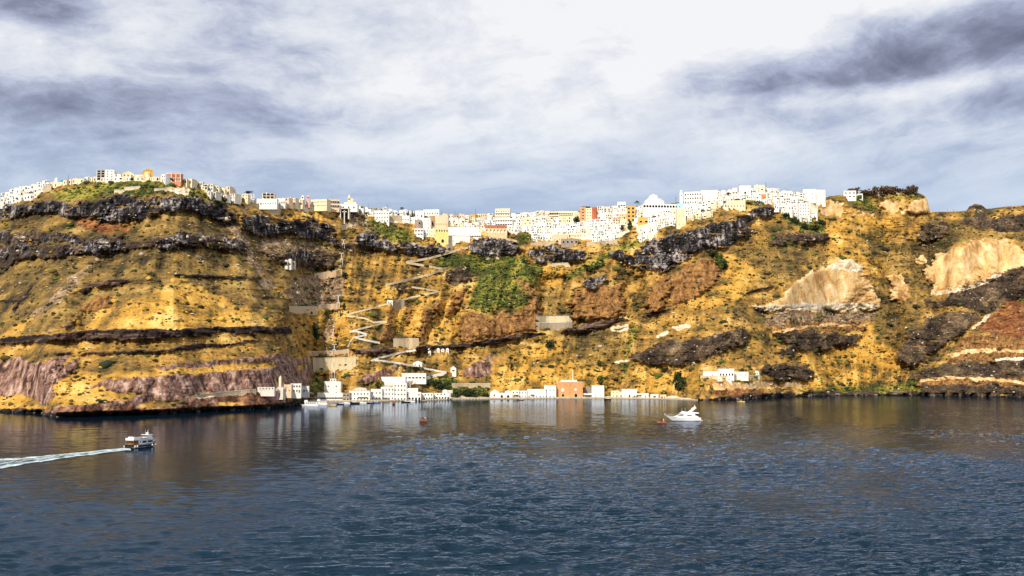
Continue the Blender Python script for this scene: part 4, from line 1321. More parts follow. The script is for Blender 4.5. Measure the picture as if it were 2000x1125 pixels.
# salmon mansion
H(313, 325, 340, 355, W, 'narrow white wing joined to the salmon mansion', yaw=-30, grid=(2, 2), door=False)
x, y, z, w_, k = frontage(325, 353, 356)
o = thing('mansion', 'salmon mansion with white corner piers and tall windows', 'mansion', (x, y, z), math.radians(4), TOWN)
hh = 17 * k
part('wall', MB().box(-w_ / 2, w_ / 2, 0, 10, -4, hh, 'salmon'), o)
part('cornice', MB().box(-w_ / 2 - 0.3, w_ / 2 + 0.3, -0.3, 10.2, hh, hh + 0.7, PC), o)
for i in range(4):
    part('pier', MB().box(-0.45, 0.45, -0.4, 0.2, 0, hh - 0.01, OW), o, (-w_ / 2 + 0.5 + i * (w_ - 1) / 3, 0, 0))
for i in range(3):
    cx = -w_ / 2 + 0.5 + (i + 0.5) * (w_ - 1) / 3
    part('panel', MB().box(-2.1, 2.1, -0.12, 0.1, hh * 0.62, hh * 0.92, 'red'), o, (cx, 0, 0))
    for dx in (-1.15, 1.15):
        part('window', WIN['tall'], o, (cx + dx, 0, hh * 0.24))
# long white house on the retaining wall
o = H(497, 541, 388, 400, W, 'long white house above the big stone retaining wall', yaw=0, grid=(9, 1), win='small', deep=8, chimney=True)
H(540, 557, 387, 399, W, 'square white end house beside the long white house', yaw=8, grid=(4, 1), win='tall')
H(512, 536, 377, 389, C_, 'cream house with a long balcony behind the long white house', yaw=0, grid=(3, 2), win='loggia', door=False)
for px, c, lab in ((591, W, 'slender white bell tower on the crest'), (602, 'pink', 'slender pink bell tower on the crest')):
    x, y, z = at(px, 400, depth(px, 401) - 1)
    k = y / F
    o = thing('bell_tower', lab, 'bell tower', (x, y, z), 0, 'bell towers of the crest')
    part('shaft', MB().box(-2.0, 2.0, -2.0, 2.0, -4, 7.4, c), o)
    bel = part('belfry', MB().box(-1.6, 1.6, -1.6, 1.6, 7.4, 9.6, c), o)
    part('opening', WIN['arch'], bel, (0, -1.6, 7.45))
    part('cap', MB().cyl(0, 0, 9.6, 11.4, 1.6, 0.3, c, 8), o)
H(604, 641, 389, 404, C_, 'long cream school with two rows of small windows', yaw=-14, grid=(11, 2), win='small', door=False, deep=12, chimney=False, cat='school', name='school')
H(638, 664, 389, 406, 'pinkcream', 'tan end block of the long cream school', yaw=16, grid=(5, 2), win='loggia', door=False, deep=12, chimney=False, roof='flat', cat='school', name='school')
# small domed church and the cable car station under it
x, y, z, w_, k = frontage(664, 698, 409)
o = thing('church', 'white church with a ribbed dome and pointed bell tower', 'church', (x, y, z), 0, TOWN)
part('wall', MB().box(-w_ / 2, w_ / 2, 0, 14, -3, 6.6, W), o)
part('nave', MB().box(-w_ * 0.28, w_ * 0.42, 1.5, 13, 6.6, 9.2, C_), o)
part('drum', MB().cyl(w_ * 0.12, 6, 9.2, 11.4, 3.3, 3.3, C_, 12), o)
part('dome', MB().dome(w_ * 0.12, 6, 11.4, 3.3, C_, 14, 5, 0.9), o)
tw = part('bell_tower', MB().box(-1.4, 1.4, 2, 4.8, 9.2, 15.5, C_).cyl(0, 3.4, 15.5, 19.5, 1.4, 0.1, C_, 8), o)
part('opening', WIN['arch'], tw, (0, 2.0, 12.0))
for i in range(3):
    part('window', WIN['arch'], o, (-w_ * 0.3 + i * w_ * 0.3, 0, 1.5))
x, y, z, w_, k = frontage(664, 682, 425)
o = thing('cable_car_station', 'dark mouth of the cable car station below the domed church', 'cable car station', (x, y - 1, z), 0)
hh = 17 * k
part('wall', MB().box(-w_ / 2, -w_ / 2 + 1.2, -0.5, 9, -2, hh, OW).box(w_ / 2 - 1.2, w_ / 2, -0.5, 9, -2, hh, OW), o)
part('roof', MB().box(-w_ / 2 - 0.6, w_ / 2 + 0.6, -1.2, 9, hh, hh + 1.0, OW), o)
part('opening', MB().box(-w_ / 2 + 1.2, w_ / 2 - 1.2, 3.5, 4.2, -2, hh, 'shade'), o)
part('pylon', MB().box(-0.6, 0.6, -1, 0.2, -8, hh - 2, 'metal').box(-2.6, 2.6, -1, 0.2, hh - 4, hh - 3, 'metal'), o)
# white houses stepping down right of the church
H(712, 729, 408, 421, W, 'first of three white houses stepping down the green slope', yaw=-10, grid=(3, 1), win='wide')
H(728, 745, 411, 427, W, 'second of three white houses stepping down the green slope', yaw=-6, grid=(3, 2), win='sq')
H(743, 760, 412, 434, W, 'third and tallest of the white houses stepping down the slope', yaw=6, grid=(3, 3), win='sq')
H(784, 800, 421, 431, W, 'white house behind the cypress trees', yaw=-4, grid=(3, 1))
H(799, 816, 424, 433, W, 'white walled courtyard house right of the cypress trees', yaw=3, grid=(2, 1))
H(811, 828, 411, 424, W, 'plain white block left of the long six-windowed house', yaw=0, grid=(2, 1))
H(826, 858, 409, 420, W, 'long white house with a row of six windows on the crest', yaw=-4, grid=(6, 1), win='tall', door=False, chimney=False)
H(824, 841, 425, 447, W, 'tall blank white house beside the round stone mill', yaw=-10, grid=(2, 3), win='small', keep=0.5)
x, y, z, w_, k = frontage(809, 825, 442)
o = thing('stone_mill', 'round grey-brown stone mill stump with a dark opening', 'windmill', (x, y, z), 0)
part('wall', MB().cyl(0, 4.5, -3, 7.2, 5.2, 4.6, 'greystone', 16).dome(0, 4.5, 7.2, 4.6, 'greystone', 16, 3, 0.45), o)
part('opening', WIN['bigarch'], o, (1.4, -0.25, 2.6))
H(809, 827, 446, 460, W, 'white house with dark windows at the green field edge', yaw=-3, grid=(3, 2), win='wide')
H(826, 838, 447, 459, W, 'small white shuttered house left of the stone terraces', yaw=8, grid=(2, 2), win='bluewin')
H(838, 851, 421, 441, 'stone', 'ruined brown stone house with an arched hole', yaw=0, grid=(1, 1), win='bigarch', door=False, parapet=False, chimney=False, name='ruined_house')
H(850, 875, 420, 449, PC, 'tall pinkish cream tower house with slit windows', yaw=4, grid=(7, 1), win='slit', win_z=6.0, door=False, chimney=False, name='tower_house')
H(838, 868, 447, 462, C_, 'cream stone terraces left of the bright yellow house', yaw=-3, grid=(4, 2), win='small', name='terraced_house')
o = H(850, 876, 447, 474, 'yellow', 'bright yellow cliff-edge house with round dark windows', yaw=6, grid=(5, 1), win='arch', win_z=14.0, door=False, chimney=False)
part('door', DOOR['gate'], o, (1.0, 0, 0.2))
for (a, b, c, d, lab, g) in ((875, 934, 444, 457, 'upper white terrace house right of the yellow house', (12, 1)), (874, 940, 452, 464, 'middle white terrace house right of the yellow house', (14, 1)),
                             (874, 918, 461, 473, 'lowest blank white terrace right of the yellow house', (6, 1))):
    H(a, b, c, d, W, lab, yaw=4, grid=g, win='wide' if g[0] > 6 else 'small', deep=8, door=False, chimney=False, keep=0.8, name='terraced_house')
# red and cream arcade
x, y, z, w_, k = frontage(948, 990, 461)
o = thing('arcaded_house', 'cream arcaded house under a rust-red upper storey', 'house', (x, y, z), math.radians(3), TOWN)
part('wall', MB().box(-w_ / 2, w_ / 2, 1.6, 11, -5, 9.6, C_), o)
part('arcade', arcade('arcade', 6, w_, 5.4, 0, 1.59, C_, 0.35), o, (0, 0, 4.2))
part('base', MB().box(-w_ / 2 - 0.4, w_ / 2 + 0.4, -0.6, 1.58, -5, 4.2, 'palestone'), o)
part('upper_storey', MB().box(-w_ / 2 - 0.2, w_ / 2 + 0.2, 2.2, 11, 9.6, 14.2, 'red'), o)
for i in range(7):
    part('window', WIN['sq'], o, (-w_ / 2 + (i + 0.5) * w_ / 7, 2.2, 10.8))
# balcony hotel
o = H(967, 996, 407, 429, C_, 'four-storey cream hotel with a setback top floor', yaw=-5, grid=(6, 3), win='sq', door=False, deep=12, chimney=False, cat='hotel', name='hotel')
part('balcony', MB().box(-9.5, 9.5, -1.4, 0, 4.2, 4.45, W).box(-9.5, 9.5, -1.4, -1.3, 4.45, 5.4, W), o)
part('balcony', MB().box(-9.5, 9.5, -1.4, 0, 8.6, 8.85, W).box(-9.5, 9.5, -1.4, -1.3, 8.85, 9.8, W), o)
H(966, 1001, 426, 441, W, 'broad white house with long balconies below the cream hotel', yaw=-4, grid=(7, 2), win='wide', door=False, deep=9)
H(1073, 1091, 413, 427, C_, 'cream block with dark balconies left of the yellow balcony hotel', yaw=-6, grid=(4, 2), win='loggia', door=False)
o = H(1090, 1126, 412, 428, C_, 'pale cream-yellow hotel with two long balconies', yaw=3, grid=(8, 2), win='wide', door=False, chimney=False, cat='hotel', name='hotel')
part('balcony', MB().box(-11, 11, -1.3, 0, 5.0, 5.25, C_).box(-11, 11, -1.3, -1.2, 5.25, 6.1, C_), o)
H(1122, 1134, 412, 432, C_, 'narrow cream gable end beside the rust-red tower', yaw=24, grid=(1, 2), roof='gable')
# rust-red tower house
x, y, z, w_, k = frontage(1133, 1165, 431)
o = thing('tower_house', 'tall rust-red and cream apartment tower on the crest', 'apartment house', (x, y, z), math.radians(-8), TOWN)
hh = 27 * k
part('wall', MB().box(-w_ * 0.16, w_ * 0.23, 0, 12, -4, hh * 0.93, C_), o)
part('side_wing', MB().box(-w_ * 0.5, -w_ * 0.16, -0.5, 12, -4, hh, 'orange'), o)
part('side_wing', MB().box(w_ * 0.23, w_ * 0.5, -0.7, 12, -4, hh * 0.98, 'red'), o)
part('roof', MB().box(-w_ * 0.4, w_ * 0.1, 0.5, 9, hh, hh + 1.0, 'brownroof'), o)
for f in range(4):
    part('window', WIN['wide'], o, (-w_ * 0.32, -0.5, 2 + f * hh / 4.4))
    part('window', WIN['sq'], o, (-w_ * 0.03, 0, 2 + f * hh / 4.4))
    part('window', WIN['sq'], o, (w_ * 0.12, 0, 2 + f * hh / 4.4))
    if f < 2:
        part('window', WIN['sq'], o, (w_ * 0.34, -0.7, 3 + f * hh / 5))
H(1150, 1170, 424, 431, 'salmon', 'low salmon house at the foot of the rust-red tower', yaw=-5)
H(1198, 1210, 425, 437, 'orange', 'small orange house among white ones near the palm', yaw=-5, grid=(1, 1), win='small')
H(1206, 1222, 394, 404, W, 'white cube on the roofline left of the lone palm', yaw=-6, grid=(3, 1), win='wide', door=False)
o = H(1224, 1241, 402, 433, OC, 'tall ochre stack of dark arched balconies', yaw=-8, grid=(2, 4), win='bigarch', door=False, chimney=False, name='tower_house')
H(1078, 1108, 459, 470, 'pinkcream', 'tan stone house on a buttress above the middle cliff', yaw=2, grid=(3, 1), win='small', door=False)
H(1096, 1130, 466, 476, 'greystone', 'grey stone base with three white niches above the cliff', yaw=0, grid=(4, 1), win='bigarch', door=False, parapet=False, chimney=False, name='stone_vaults')

# cathedral
x, y, z, w_, k = frontage(1260, 1298, 402)
o = thing('cathedral', 'great white cathedral with a tall dome above an ochre arcade', 'cathedral', (x, y + 4, z), 0, TOWN)
part('wall', MB().box(-w_ / 2, w_ / 2, 0, 20, -6, 7.0, W), o)
part('upper_wall', MB().box(-w_ * 0.36, w_ * 0.36, 2, 18, 7.0, 10.4, W).box(-w_ * 0.46, -w_ * 0.36, 2, 18, 7.0, 8.6, W).box(w_ * 0.36, w_ * 0.46, 2, 18, 7.0, 8.6, W), o)
part('drum', MB().cyl(0, 10, 10.4, 12.2, 6.6, 6.6, W, 16), o)
part('dome', MB().dome(0, 10, 12.2, 6.6, W, 18, 6, 0.72), o)
part('lantern', MB().cyl(0, 10, 16.8, 18.0, 0.7, 0.5, W, 8), o)
x, y, z, w_, k = frontage(1255, 1331, 413)
o = thing('arcaded_terrace', 'long terrace of dark arches below the cathedral dome', 'arcade', (x, y - 1, z), math.radians(6), TOWN)
part('wall', MB().box(-w_ / 2, w_ / 2, 2.6, 5, -8, 9.0, W), o)
part('arcade', arcade('arcade', 13, w_, 4.6, 0, 1.2, W, 0.22, 0.35), o, (0, 0, 5.0))
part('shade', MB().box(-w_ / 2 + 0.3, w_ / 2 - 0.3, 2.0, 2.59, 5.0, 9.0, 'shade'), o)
part('base', MB().box(-w_ / 2, w_ / 2, -0.1, 2.58, -8, 5.0, W), o)
H(1256, 1287, 406, 421, OC, 'bright ochre wall house under the left end of the arcade', yaw=-4, grid=(5, 1), win='wide', door=False, parapet=False, chimney=False)
H(1246, 1268, 424, 436, OC, 'ochre house half hidden among white ones below the palm', yaw=-4, grid=(2, 1), win='loggia', door=False)
x, y, z, w_, k = frontage(1327, 1335, 401)
o = thing('bell_tower', 'tall slim white bell tower beside the long arcaded building', 'bell tower', (x, y - 1, z), 0, TOWN)
part('shaft', MB().box(-2.3, 2.3, 0, 4.6, -4, 15.8, W), o)
part('cap', MB().cyl(0, 2.3, 15.8, 18.6, 2.1, 1.7, W, 8).dome(0, 2.3, 18.6, 1.7, W, 8, 3), o)
part('clock', MB().box(-0.7, 0.7, -0.12, 0, 12.6, 14.0, 'shade'), o)
o = H(1335, 1372, 374, 398, W, 'long white arcaded building with rows of dark arches', yaw=-13, grid=(7, 3), win='arch', door=False, deep=14, chimney=False, name='arcaded_building', cat='museum')
H(1370, 1402, 371, 390, W, 'large blank white hall right of the arcaded building', yaw=-6, grid=(3, 1), win='small', deep=14, door=False, chimney=False)
H(1386, 1404, 378, 388, 'palestone', 'pale stone house under a brown tiled roof near the crest', yaw=0, grid=(1, 1), win='loggia', door=False)
H(1322, 1350, 397, 406, 'blue', 'pale blue pool terrace below the white bell tower', yaw=0, grid=(3, 1), win='sq', door=False, chimney=False, name='pool_terrace')
H(1322, 1340, 407, 440, C_, 'tall cream buttress house below the blue pool terrace', yaw=2, grid=(2, 2), win='small', keep=0.5, door=False)
H(1444, 1467, 362, 380, W, 'arched white house with a curved brow on the crest', yaw=-4, grid=(1, 1), win='bigarch', door=False, chimney=False)
H(1473, 1494, 361, 373, C_, 'cream house with one wide dark window on the crest', yaw=-4, grid=(2, 1), win='wide', door=False)
H(1419, 1456, 391, 405, C_, 'cream villa on the green ledge with five windows', yaw=-4, grid=(6, 1), win='sq', name='villa', cat='villa')
H(1482, 1496, 379, 388, 'salmon', 'small salmon house among white ones on the upper slope', yaw=-4, grid=(2, 1))
H(1506, 1520, 377, 384, OC, 'small orange-ochre house near the right crest', yaw=-4, grid=(2, 1))
H(1569, 1593, 369, 390, W, 'taller of the two big white cube houses', yaw=-6, grid=(2, 2), win='small', keep=0.4, door=False, deep=12, chimney=False)
H(1591, 1613, 370, 397, W, 'right-hand big white cube house at the end of town', yaw=6, grid=(1, 2), win='small', door=False, deep=12, chimney=False)
H(1561, 1582, 396, 421, W, 'tall white apartment house at the lower end of town', yaw=4, grid=(4, 4), win='sq', door=False)
H(1583, 1597, 414, 424, W, 'low white annexe below the tall apartment house', yaw=4)
H(1648, 1672, 372, 386, W, 'lone white house on the bare hilltop near the brown trees', yaw=-8, grid=(3, 2), win='wide', deep=10)
H(1670, 1685, 378, 386, W, 'low white annexe of the lone hilltop house', yaw=-8, grid=(2, 1))
H(1716, 1722, 376, 380, W, 'tiny white hut among the brown hilltop trees', yaw=0, grid=(1, 1), chimney=False, group=None)

# ------------------------------------------------------------------ harbour front
PW = dict(group=PORT, chimney=False)
o = H(633, 665, 745, 770, W, 'tall tapered white tower house on the harbour', yaw=0, grid=(2, 2), win='sq', door=False, deep=12, **PW)
part('turret', MB().box(-3.0, 3.0, 3, 8, 12.7, 15.6, W), o)
tr = part('cornice', MB().box(-3.3, 3.3, 2.7, 8.3, 15.6, 16.0, OW), o)
part('window', WIN['sq'], o, (-1.4, 3.0, 13.4))
part('window', WIN['sq'], o, (1.4, 3.0, 13.4))
H(620, 670, 767, 781, W, 'white ground storey under the tower house with dark windows', yaw=0, grid=(9, 1), win='wide', door=False, deep=10, **PW)
H(669, 683, 767, 783, 'greystone', 'grey shop front beside the tower house', yaw=0, grid=(2, 2), win='wide', deep=8, **PW)
H(682, 722, 763, 782, W, 'wide white harbour house with a dark awning', yaw=0, grid=(6, 2), win='sq', deep=9, **PW)
H(690, 716, 757, 766, OW, 'low white rooftop house behind the wide harbour house', yaw=4, grid=(4, 1), roof='vault', **PW)
H(724, 746, 760, 781, W, 'white square house left of the stacked harbour houses', yaw=-4, grid=(3, 2), **PW)
H(744, 770, 756, 781, W, 'left of the two stacked white harbour houses', yaw=3, grid=(4, 3), **PW)
H(768, 794, 748, 782, W, 'tallest stacked white harbour house under the ramp', yaw=0, grid=(4, 4), win='sq', keep=0.7, **PW)
H(792, 816, 758, 770, W, 'white upper house set back above the arcaded cafe', yaw=0, grid=(4, 1), win='sq', **PW)
H(794, 802, 750, 758, C_, 'small cream hut above the arcaded cafe', yaw=0, grid=(1, 1), **PW)


def arcade_house(px0, px1, pyt, pyb, n, label, c=W, ah=4.2, name='arcaded_house'):
    x, y, z, w_, k = frontage(px0, px1, pyb)
    hh = (pyb - pyt) * k
    o = thing(name, label, 'house', (x, y, z), 0, PORT)
    part('wall', MB().box(-w_ / 2, w_ / 2, 3.0, 9, -2, hh, c).box(-w_ / 2, w_ / 2, 0, 2.99, ah, hh, c), o)
    part('arcade', arcade('arcade', n, w_, ah, 0, 1.0, c, 0.42, 0.5), o)
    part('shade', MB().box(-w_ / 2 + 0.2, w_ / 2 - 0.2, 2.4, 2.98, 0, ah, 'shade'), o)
    for i in range(max(2, n - 1)):
        if random.random() < 0.6 and hh - ah > 2.6:
            part('window', WIN['sq'], o, (-w_ / 2 + (i + 0.5) * w_ / max(2, n - 1), 0, ah + 0.9))
    return o


arcade_house(784, 822, 766, 782, 6, 'white cafe with six dark arches on the quay')
arcade_house(821, 846, 768, 781, 5, 'lower white arcade right of the six-arched cafe', ah=3.6)
arcade_house(845, 878, 768, 780, 6, 'white arcade ending in a vaulted house', ah=3.6)
H(864, 874, 761, 774, W, 'narrow white barrel-vaulted house above the last arcade', roof='vault', yaw=0, grid=(1, 1), win='arch', **PW)
H(874, 884, 762, 772, OW, 'cream walled house behind the vaulted house', yaw=6, grid=(2, 1), **PW)
# broad white ramp buildings above
H(744, 792, 736, 752, W, 'long white warehouse beside the sloping ramp', yaw=-6, grid=(1, 1), door=False, win='small', deep=7, **PW)
H(782, 832, 729, 741, W, 'white restaurant with a row of dark openings on the ramp', yaw=-6, grid=(7, 1), win='wide', door=False, deep=7, **PW)
H(806, 824, 705, 716, W, 'white chapel-like house on the zigzag path', yaw=-8, roof='gable', grid=(2, 1), **PW)
H(880, 891, 715, 727, W, 'tiny white gabled hut alone on the slope', yaw=4, roof='gable', grid=(1, 1), win='wide', door=False, **PW)
H(756, 767, 586, 593, W, 'small white cube hut high on the zigzag path', yaw=0, grid=(2, 1), win='small', **PW)
H(957, 974, 761, 776, W, 'small white gabled chapel at the left of the quay', yaw=-8, roof='gable', grid=(1, 1), win='arch', door=False, cat='chapel', name='chapel', **PW)
H(973, 987, 767, 777, W, 'first white vaulted boathouse right of the gabled chapel', roof='vault', yaw=0, grid=(1, 1), win='bigarch', win_z=0.1, door=False, name='boathouse', cat='boathouse', **PW)
H(985, 1000, 763, 777, W, 'second taller vaulted boathouse right of the gabled chapel', roof='vault', yaw=0, grid=(1, 1), win='bigarch', win_z=0.1, door=False, name='boathouse', cat='boathouse', **PW)
H(999, 1014, 762, 777, W, 'white house with a sun awning between boathouses', yaw=0, grid=(2, 2), **PW)
H(1012, 1030, 763, 777, W, 'white house with two blue doors near the boathouses', yaw=0, grid=(3, 2), win='bluewin', **PW)
H(1030, 1066, 760, 777, W, 'broad white flat-roofed house left of the orange building', yaw=0, grid=(5, 1), win='bluewin', **PW)
H(1063, 1086, 753, 777, W, 'taller white house against the orange building', yaw=-5, grid=(3, 2), win='bluewin', **PW)
# orange building with its chimney
x, y, z, w_, k = frontage(1087, 1138, 776)
o = thing('orange_building', 'large orange harbour building with a tall tapered chimney', 'warehouse', (x, y, z), math.radians(-5), PORT)
hh = 31 * k
part('wall', MB().box(-w_ / 2, w_ / 2, 0, 16, -2, hh * 0.93, 'orange'), o)
part('side_wall', MB().prism([(-w_ / 2 - 3.4, -2), (-w_ / 2, -2), (-w_ / 2, 7), (-w_ / 2 - 3.4, 2.6)], 0.4, 9, 'orange'), o)
part('pier', MB().box(-0.5, 0.5, -0.6, 0.3, -1, hh * 0.93 - 0.2, 'orange'), o, (0.6, 0, 0))
part('cornice', MB().box(-w_ / 2 - 0.35, w_ / 2 + 0.35, -0.4, 16.3, hh * 0.93, hh * 0.97, PC), o)
part('roof', MB().box(-w_ * 0.36, w_ * 0.30, 1, 14, hh * 0.97, hh * 1.08, OW, 1.2, 1.2), o)
part('chimney', MB().cyl(w_ * 0.12, 6, hh * 0.9, hh * 1.72, 1.35, 0.75, PC, 10), o)
part('door', DOOR['gate'], o, (w_ * 0.24, 0, 0.1))
part('window', WIN['bigarch'], o, (-w_ * 0.25, 0, 0.8))
part('window', opening_mesh(3.0, 3.4, True, 'white', 'offwhite').mesh('window'), o, (-w_ * 0.26, 0, 6.5))
part('window', opening_mesh(2.4, 2.0, False, 'white', 'offwhite').mesh('window'), o, (w_ * 0.22, 0, 7.6))
H(1139, 1160, 755, 768, 'greystone', 'grey stone shed with a sloping roof beside the orange building', yaw=0, roof='gable', grid=(2, 1), **PW)
H(1134, 1158, 768, 776, OW, 'low white stall with dark openings right of the orange building', yaw=0, grid=(5, 1), win='wide', door=False, **PW)
H(1156, 1180, 753, 776, W, 'blank white end wall house right of the orange building', yaw=0, grid=(2, 1), win='small', door=False, **PW)
H(1194, 1209, 763, 776, C_, 'small cream house at the right end of the harbour', yaw=0, grid=(2, 2), win='small', **PW)
H(1209, 1217, 765, 776, OW, 'narrow off-white house beside the small cream house', yaw=0, grid=(1, 1), **PW)
H(1215, 1244, 760, 776, W, 'large white cube house at the right end of the harbour', yaw=0, grid=(3, 1), win='small', **PW)
H(1243, 1253, 768, 776, OW, 'low white lean-to right of the white cube house', yaw=0, grid=(2, 1), win='wide', door=False, **PW)
H(1254, 1267, 768, 777, W, 'plain white shed near the harbour end', yaw=0, grid=(1, 1), **PW)
H(1271, 1286, 770, 778, W, 'second plain white shed near the harbour end', yaw=0, grid=(1, 1), win='wide', door=False, **PW)
H(1290, 1301, 771, 779, C_, 'last cream hut before the bare quay', yaw=0, grid=(2, 1), **PW)
# monastery-like group on the headland tip
H(498, 536, 756, 762, OW, 'long low off-white wall house on the pink headland', yaw=0, grid=(6, 1), win='small', deep=5, door=False, **PW)
H(518, 542, 760, 770, 'pink', 'pink garden-wall house under the slim bell tower', yaw=0, grid=(1, 1), win='small', keep=0, parapet=False, deep=4, door=False, **PW)
o = H(539, 553, 754, 769, OW, 'off-white chapel with a slim bell tower on the pink headland', yaw=-6, grid=(1, 1), win='tall', roof='gable', cat='chapel', name='chapel', door=False, **PW)
part('bell_tower', MB().box(-1.0, 1.0, 0.5, 2.5, 6, 13.5, C_).cyl(0, 1.5, 13.5, 15.2, 1.0, 0.2, C_, 6), o)
H(554, 569, 751, 766, PC, 'tan block house between the chapel and white house', yaw=0, grid=(2, 1), win='small', **PW)
H(566, 588, 749, 767, W, 'white sloping-roofed house on the headland tip', yaw=10, grid=(4, 2), win='sq', **PW)
H(585, 603, 754, 766, W, 'white house with a blue-painted gate on the headland', yaw=6, grid=(3, 1), win='bluewin', **PW)
# white complex on the right
H(1374, 1408, 725, 735, W, 'left wing of the long white hillside house', yaw=0, grid=(1, 1), win='small', keep=0, door=False, deep=6, **PW)
H(1404, 1434, 720, 735, W, 'raised centre of the long white hillside house', yaw=0, grid=(5, 1), win='arch', win_z=0.8, door=False, deep=8, **PW)
H(1432, 1462, 726, 735, W, 'right wing of the long white hillside house', yaw=0, grid=(3, 1), win='small', door=False, deep=6, **PW)
H(1475, 1483, 724, 733, W, 'lone white domed hut right of the long hillside house', roof='vault', yaw=0, grid=(1, 1), win='small', keep=0, door=False, name='domed_hut', **PW)
for i, (a, b, c, d) in enumerate(((1402, 1410, 736, 744), (1419, 1429, 734, 744), (1435, 1442, 735, 741))):
    H(a, b, c, d, W, ['left', 'middle and largest', 'right and smallest'][i] + ' white vaulted cave house below the long hillside house', roof='vault', yaw=0, grid=(1, 1), win='small', door=False, name='cave_house', **PW)
for i, (a, b, c, d) in enumerate(((556, 562, 507, 517), (563, 569, 505, 518), (570, 575, 509, 517))):
    H(a, b, c, d, OW, ['left', 'middle and tallest', 'right'][i] + ' white arched cave front in the dark lava band', roof='vault', yaw=0, grid=(1, 1), win='arch', win_z=0.1, door=False, name='cave_house', group='white cave fronts in the dark lava', chimney=False)
for i, px in enumerate((836, 845, 853, 862, 871)):
    H(px, px + 5.5, 680 + (i % 2), 686, W, ORD[i] + ' small white cave front from left below the black bed', roof='vault', yaw=0, grid=(1, 1), win='small', door=False, name='cave_house', group='small white cave fronts below the black bed', chimney=False)

# ------------------------------------------------------------------ quay, walls and paths
qx = np.arange(604, 1366, 3.0)
mb = MB()
prev = None
for q in qx:
    sy = float(np.interp(q, cols_px, shore_flat))
    Y = float(sea_y(q, sy))
    a, _ = ray(q, sy)
    zt = 1.25 if q < 1250 else 1.25 - 0.5 * (q - 1250) / 115
    yf, yb = Y - 3.0 + 0.3 * math.sin(q), Y + 16.0
    cur = [(float(a) * yf, yf, -1.5), (float(a) * yf, yf, zt), (float(a) * yb, yb, zt + 0.1)]
    if prev:
        mb.add(prev + cur, [(0, 3, 4, 1), (1, 4, 5, 2)], 'concrete')
    prev = cur
quay = link('quay_pavement', mb.mesh('quay_pavement'))
quay['kind'] = 'structure'


def wall(pts, label, c='cream', thick=1.5, name='retaining_wall', posts=0):
    """pts: (px, top py, foot py) along the wall"""
    xs = [p[0] for p in pts]
    n = max(4, int((xs[-1] - xs[0]) / 6))
    q = np.linspace(xs[0], xs[-1], n + 1)
    tp = np.interp(q, xs, [p[1] for p in pts])
    ft = np.interp(q, xs, [p[2] for p in pts])
    Y = np.array([depth(a, b) for a, b in zip(q, ft)])
    kk = np.ones(3) / 3
    Y = np.convolve(np.pad(Y, 1, mode='edge'), kk, mode='valid') - 1.2
    vs, fs = [], []
    for i in range(n + 1):
        xt, yt, zt = at(q[i], tp[i], Y[i])
        xb, yb, zb = at(q[i], ft[i], Y[i])
        vs += [(xb, yb, zb - 3), (xt, yt, zt), (xt, yt + thick, zt), (xb, yb + thick, zb - 3)]
    for i in range(n):
        a, b = 4 * i, 4 * i + 4
        fs += [(a, b, b + 1, a + 1), (a + 1, b + 1, b + 2, a + 2), (a + 2, b + 2, b + 3, a + 3)]
    fs += [(0, 1, 2, 3), tuple(4 * n + j for j in (3, 2, 1, 0))]
    ox, oy, oz = vs[len(vs) // 2 // 4 * 4]
    mb = MB().add([(x - ox, y - oy, z - oz) for x, y, z in vs], fs, c)
    o = thing(name, label, 'wall', (ox, oy, oz), 0, 'retaining walls on the slope')
    part('wall_face', mb, o)
    cp = MB()
    cv, cf = [], []
    for i in range(n + 1):
        x, y, z = vs[4 * i + 1]
        cv += [(x - ox, y - oy - 0.25, z - oz - 0.3), (x - ox, y - oy - 0.25, z - oz + 0.25), (x - ox, y - oy + thick + 0.2, z - oz + 0.25)]
    for i in range(n):
        a, b = 3 * i, 3 * i + 3
        cf += [(a, b, b + 1, a + 1), (a + 1, b + 1, b + 2, a + 2)]
    part('coping', cp.add(cv, cf, 'offwhite' if c != 'stone' else 'palestone'), o)
    return o


wall([(611, 699, 722), (650, 699, 722), (695, 697, 720)], 'large cream retaining wall above the harbour tower house', 'wallcream', 3)
wall([(601, 687, 690), (660, 685, 690), (682, 682, 690)], 'low cream wall ledge above the large retaining wall', 'walltan')
wall([(614, 535, 542), (640, 531, 539), (668, 526, 533)], 'long tan wall below the cable car cliff', 'walltan')
wall([(621, 596, 604), (664, 593, 603)], 'tan wall behind the cable car pylon', 'walltan')
wall([(565, 599, 611), (620, 599, 610)], 'grey terraced wall left of the cable car pylon', 'wallpale')
wall([(768, 662, 677), (818, 661, 678)], 'cream wall at the foot of the brown spire', 'wallpale')
wall([(1047, 630, 642), (1080, 630, 642), (1118, 629, 640)], 'grey stone wall under the pale roof beside the green knoll', 'wallgrey')
o = wall([(1047, 618, 630), (1118, 617, 629)], 'long pale sloping roof wall beside the green knoll', 'wallcream', 6)
wall([(882, 749, 757), (958, 749, 756)], 'low tan wall behind the harbour bushes', 'wallpale')
wall([(223, 371, 377), (243, 371, 376)], 'lower left piece of the pale wall under the hilltop church', 'wallcream')
wall([(243, 366, 372), (274, 364, 368)], 'upper right piece of the pale wall under the hilltop church', 'wallcream')
wall([(301, 369, 372), (336, 366, 371)], 'pale wall below the salmon mansion', 'wallcream')
wall([(497, 398, 404), (530, 398, 411), (547, 398, 417)], 'tall rough stone wall under the long white house', 'wallpale', 3)
wall([(760, 421, 430), (784, 421, 430)], 'ochre stone wall left of the cypress trees', 'wallpale')
wall([(658, 441, 446), (688, 438, 442)], 'pale wall at the lip of the lava below the cable car station', 'wallcream')
wall([(84, 363, 374), (100, 363, 372)], 'stubby tan wall on the far-left crest', 'wallpale')
wall([(1070, 515, 519), (1114, 513, 517)], 'low white wall above the golden scrub', 'wallcream')
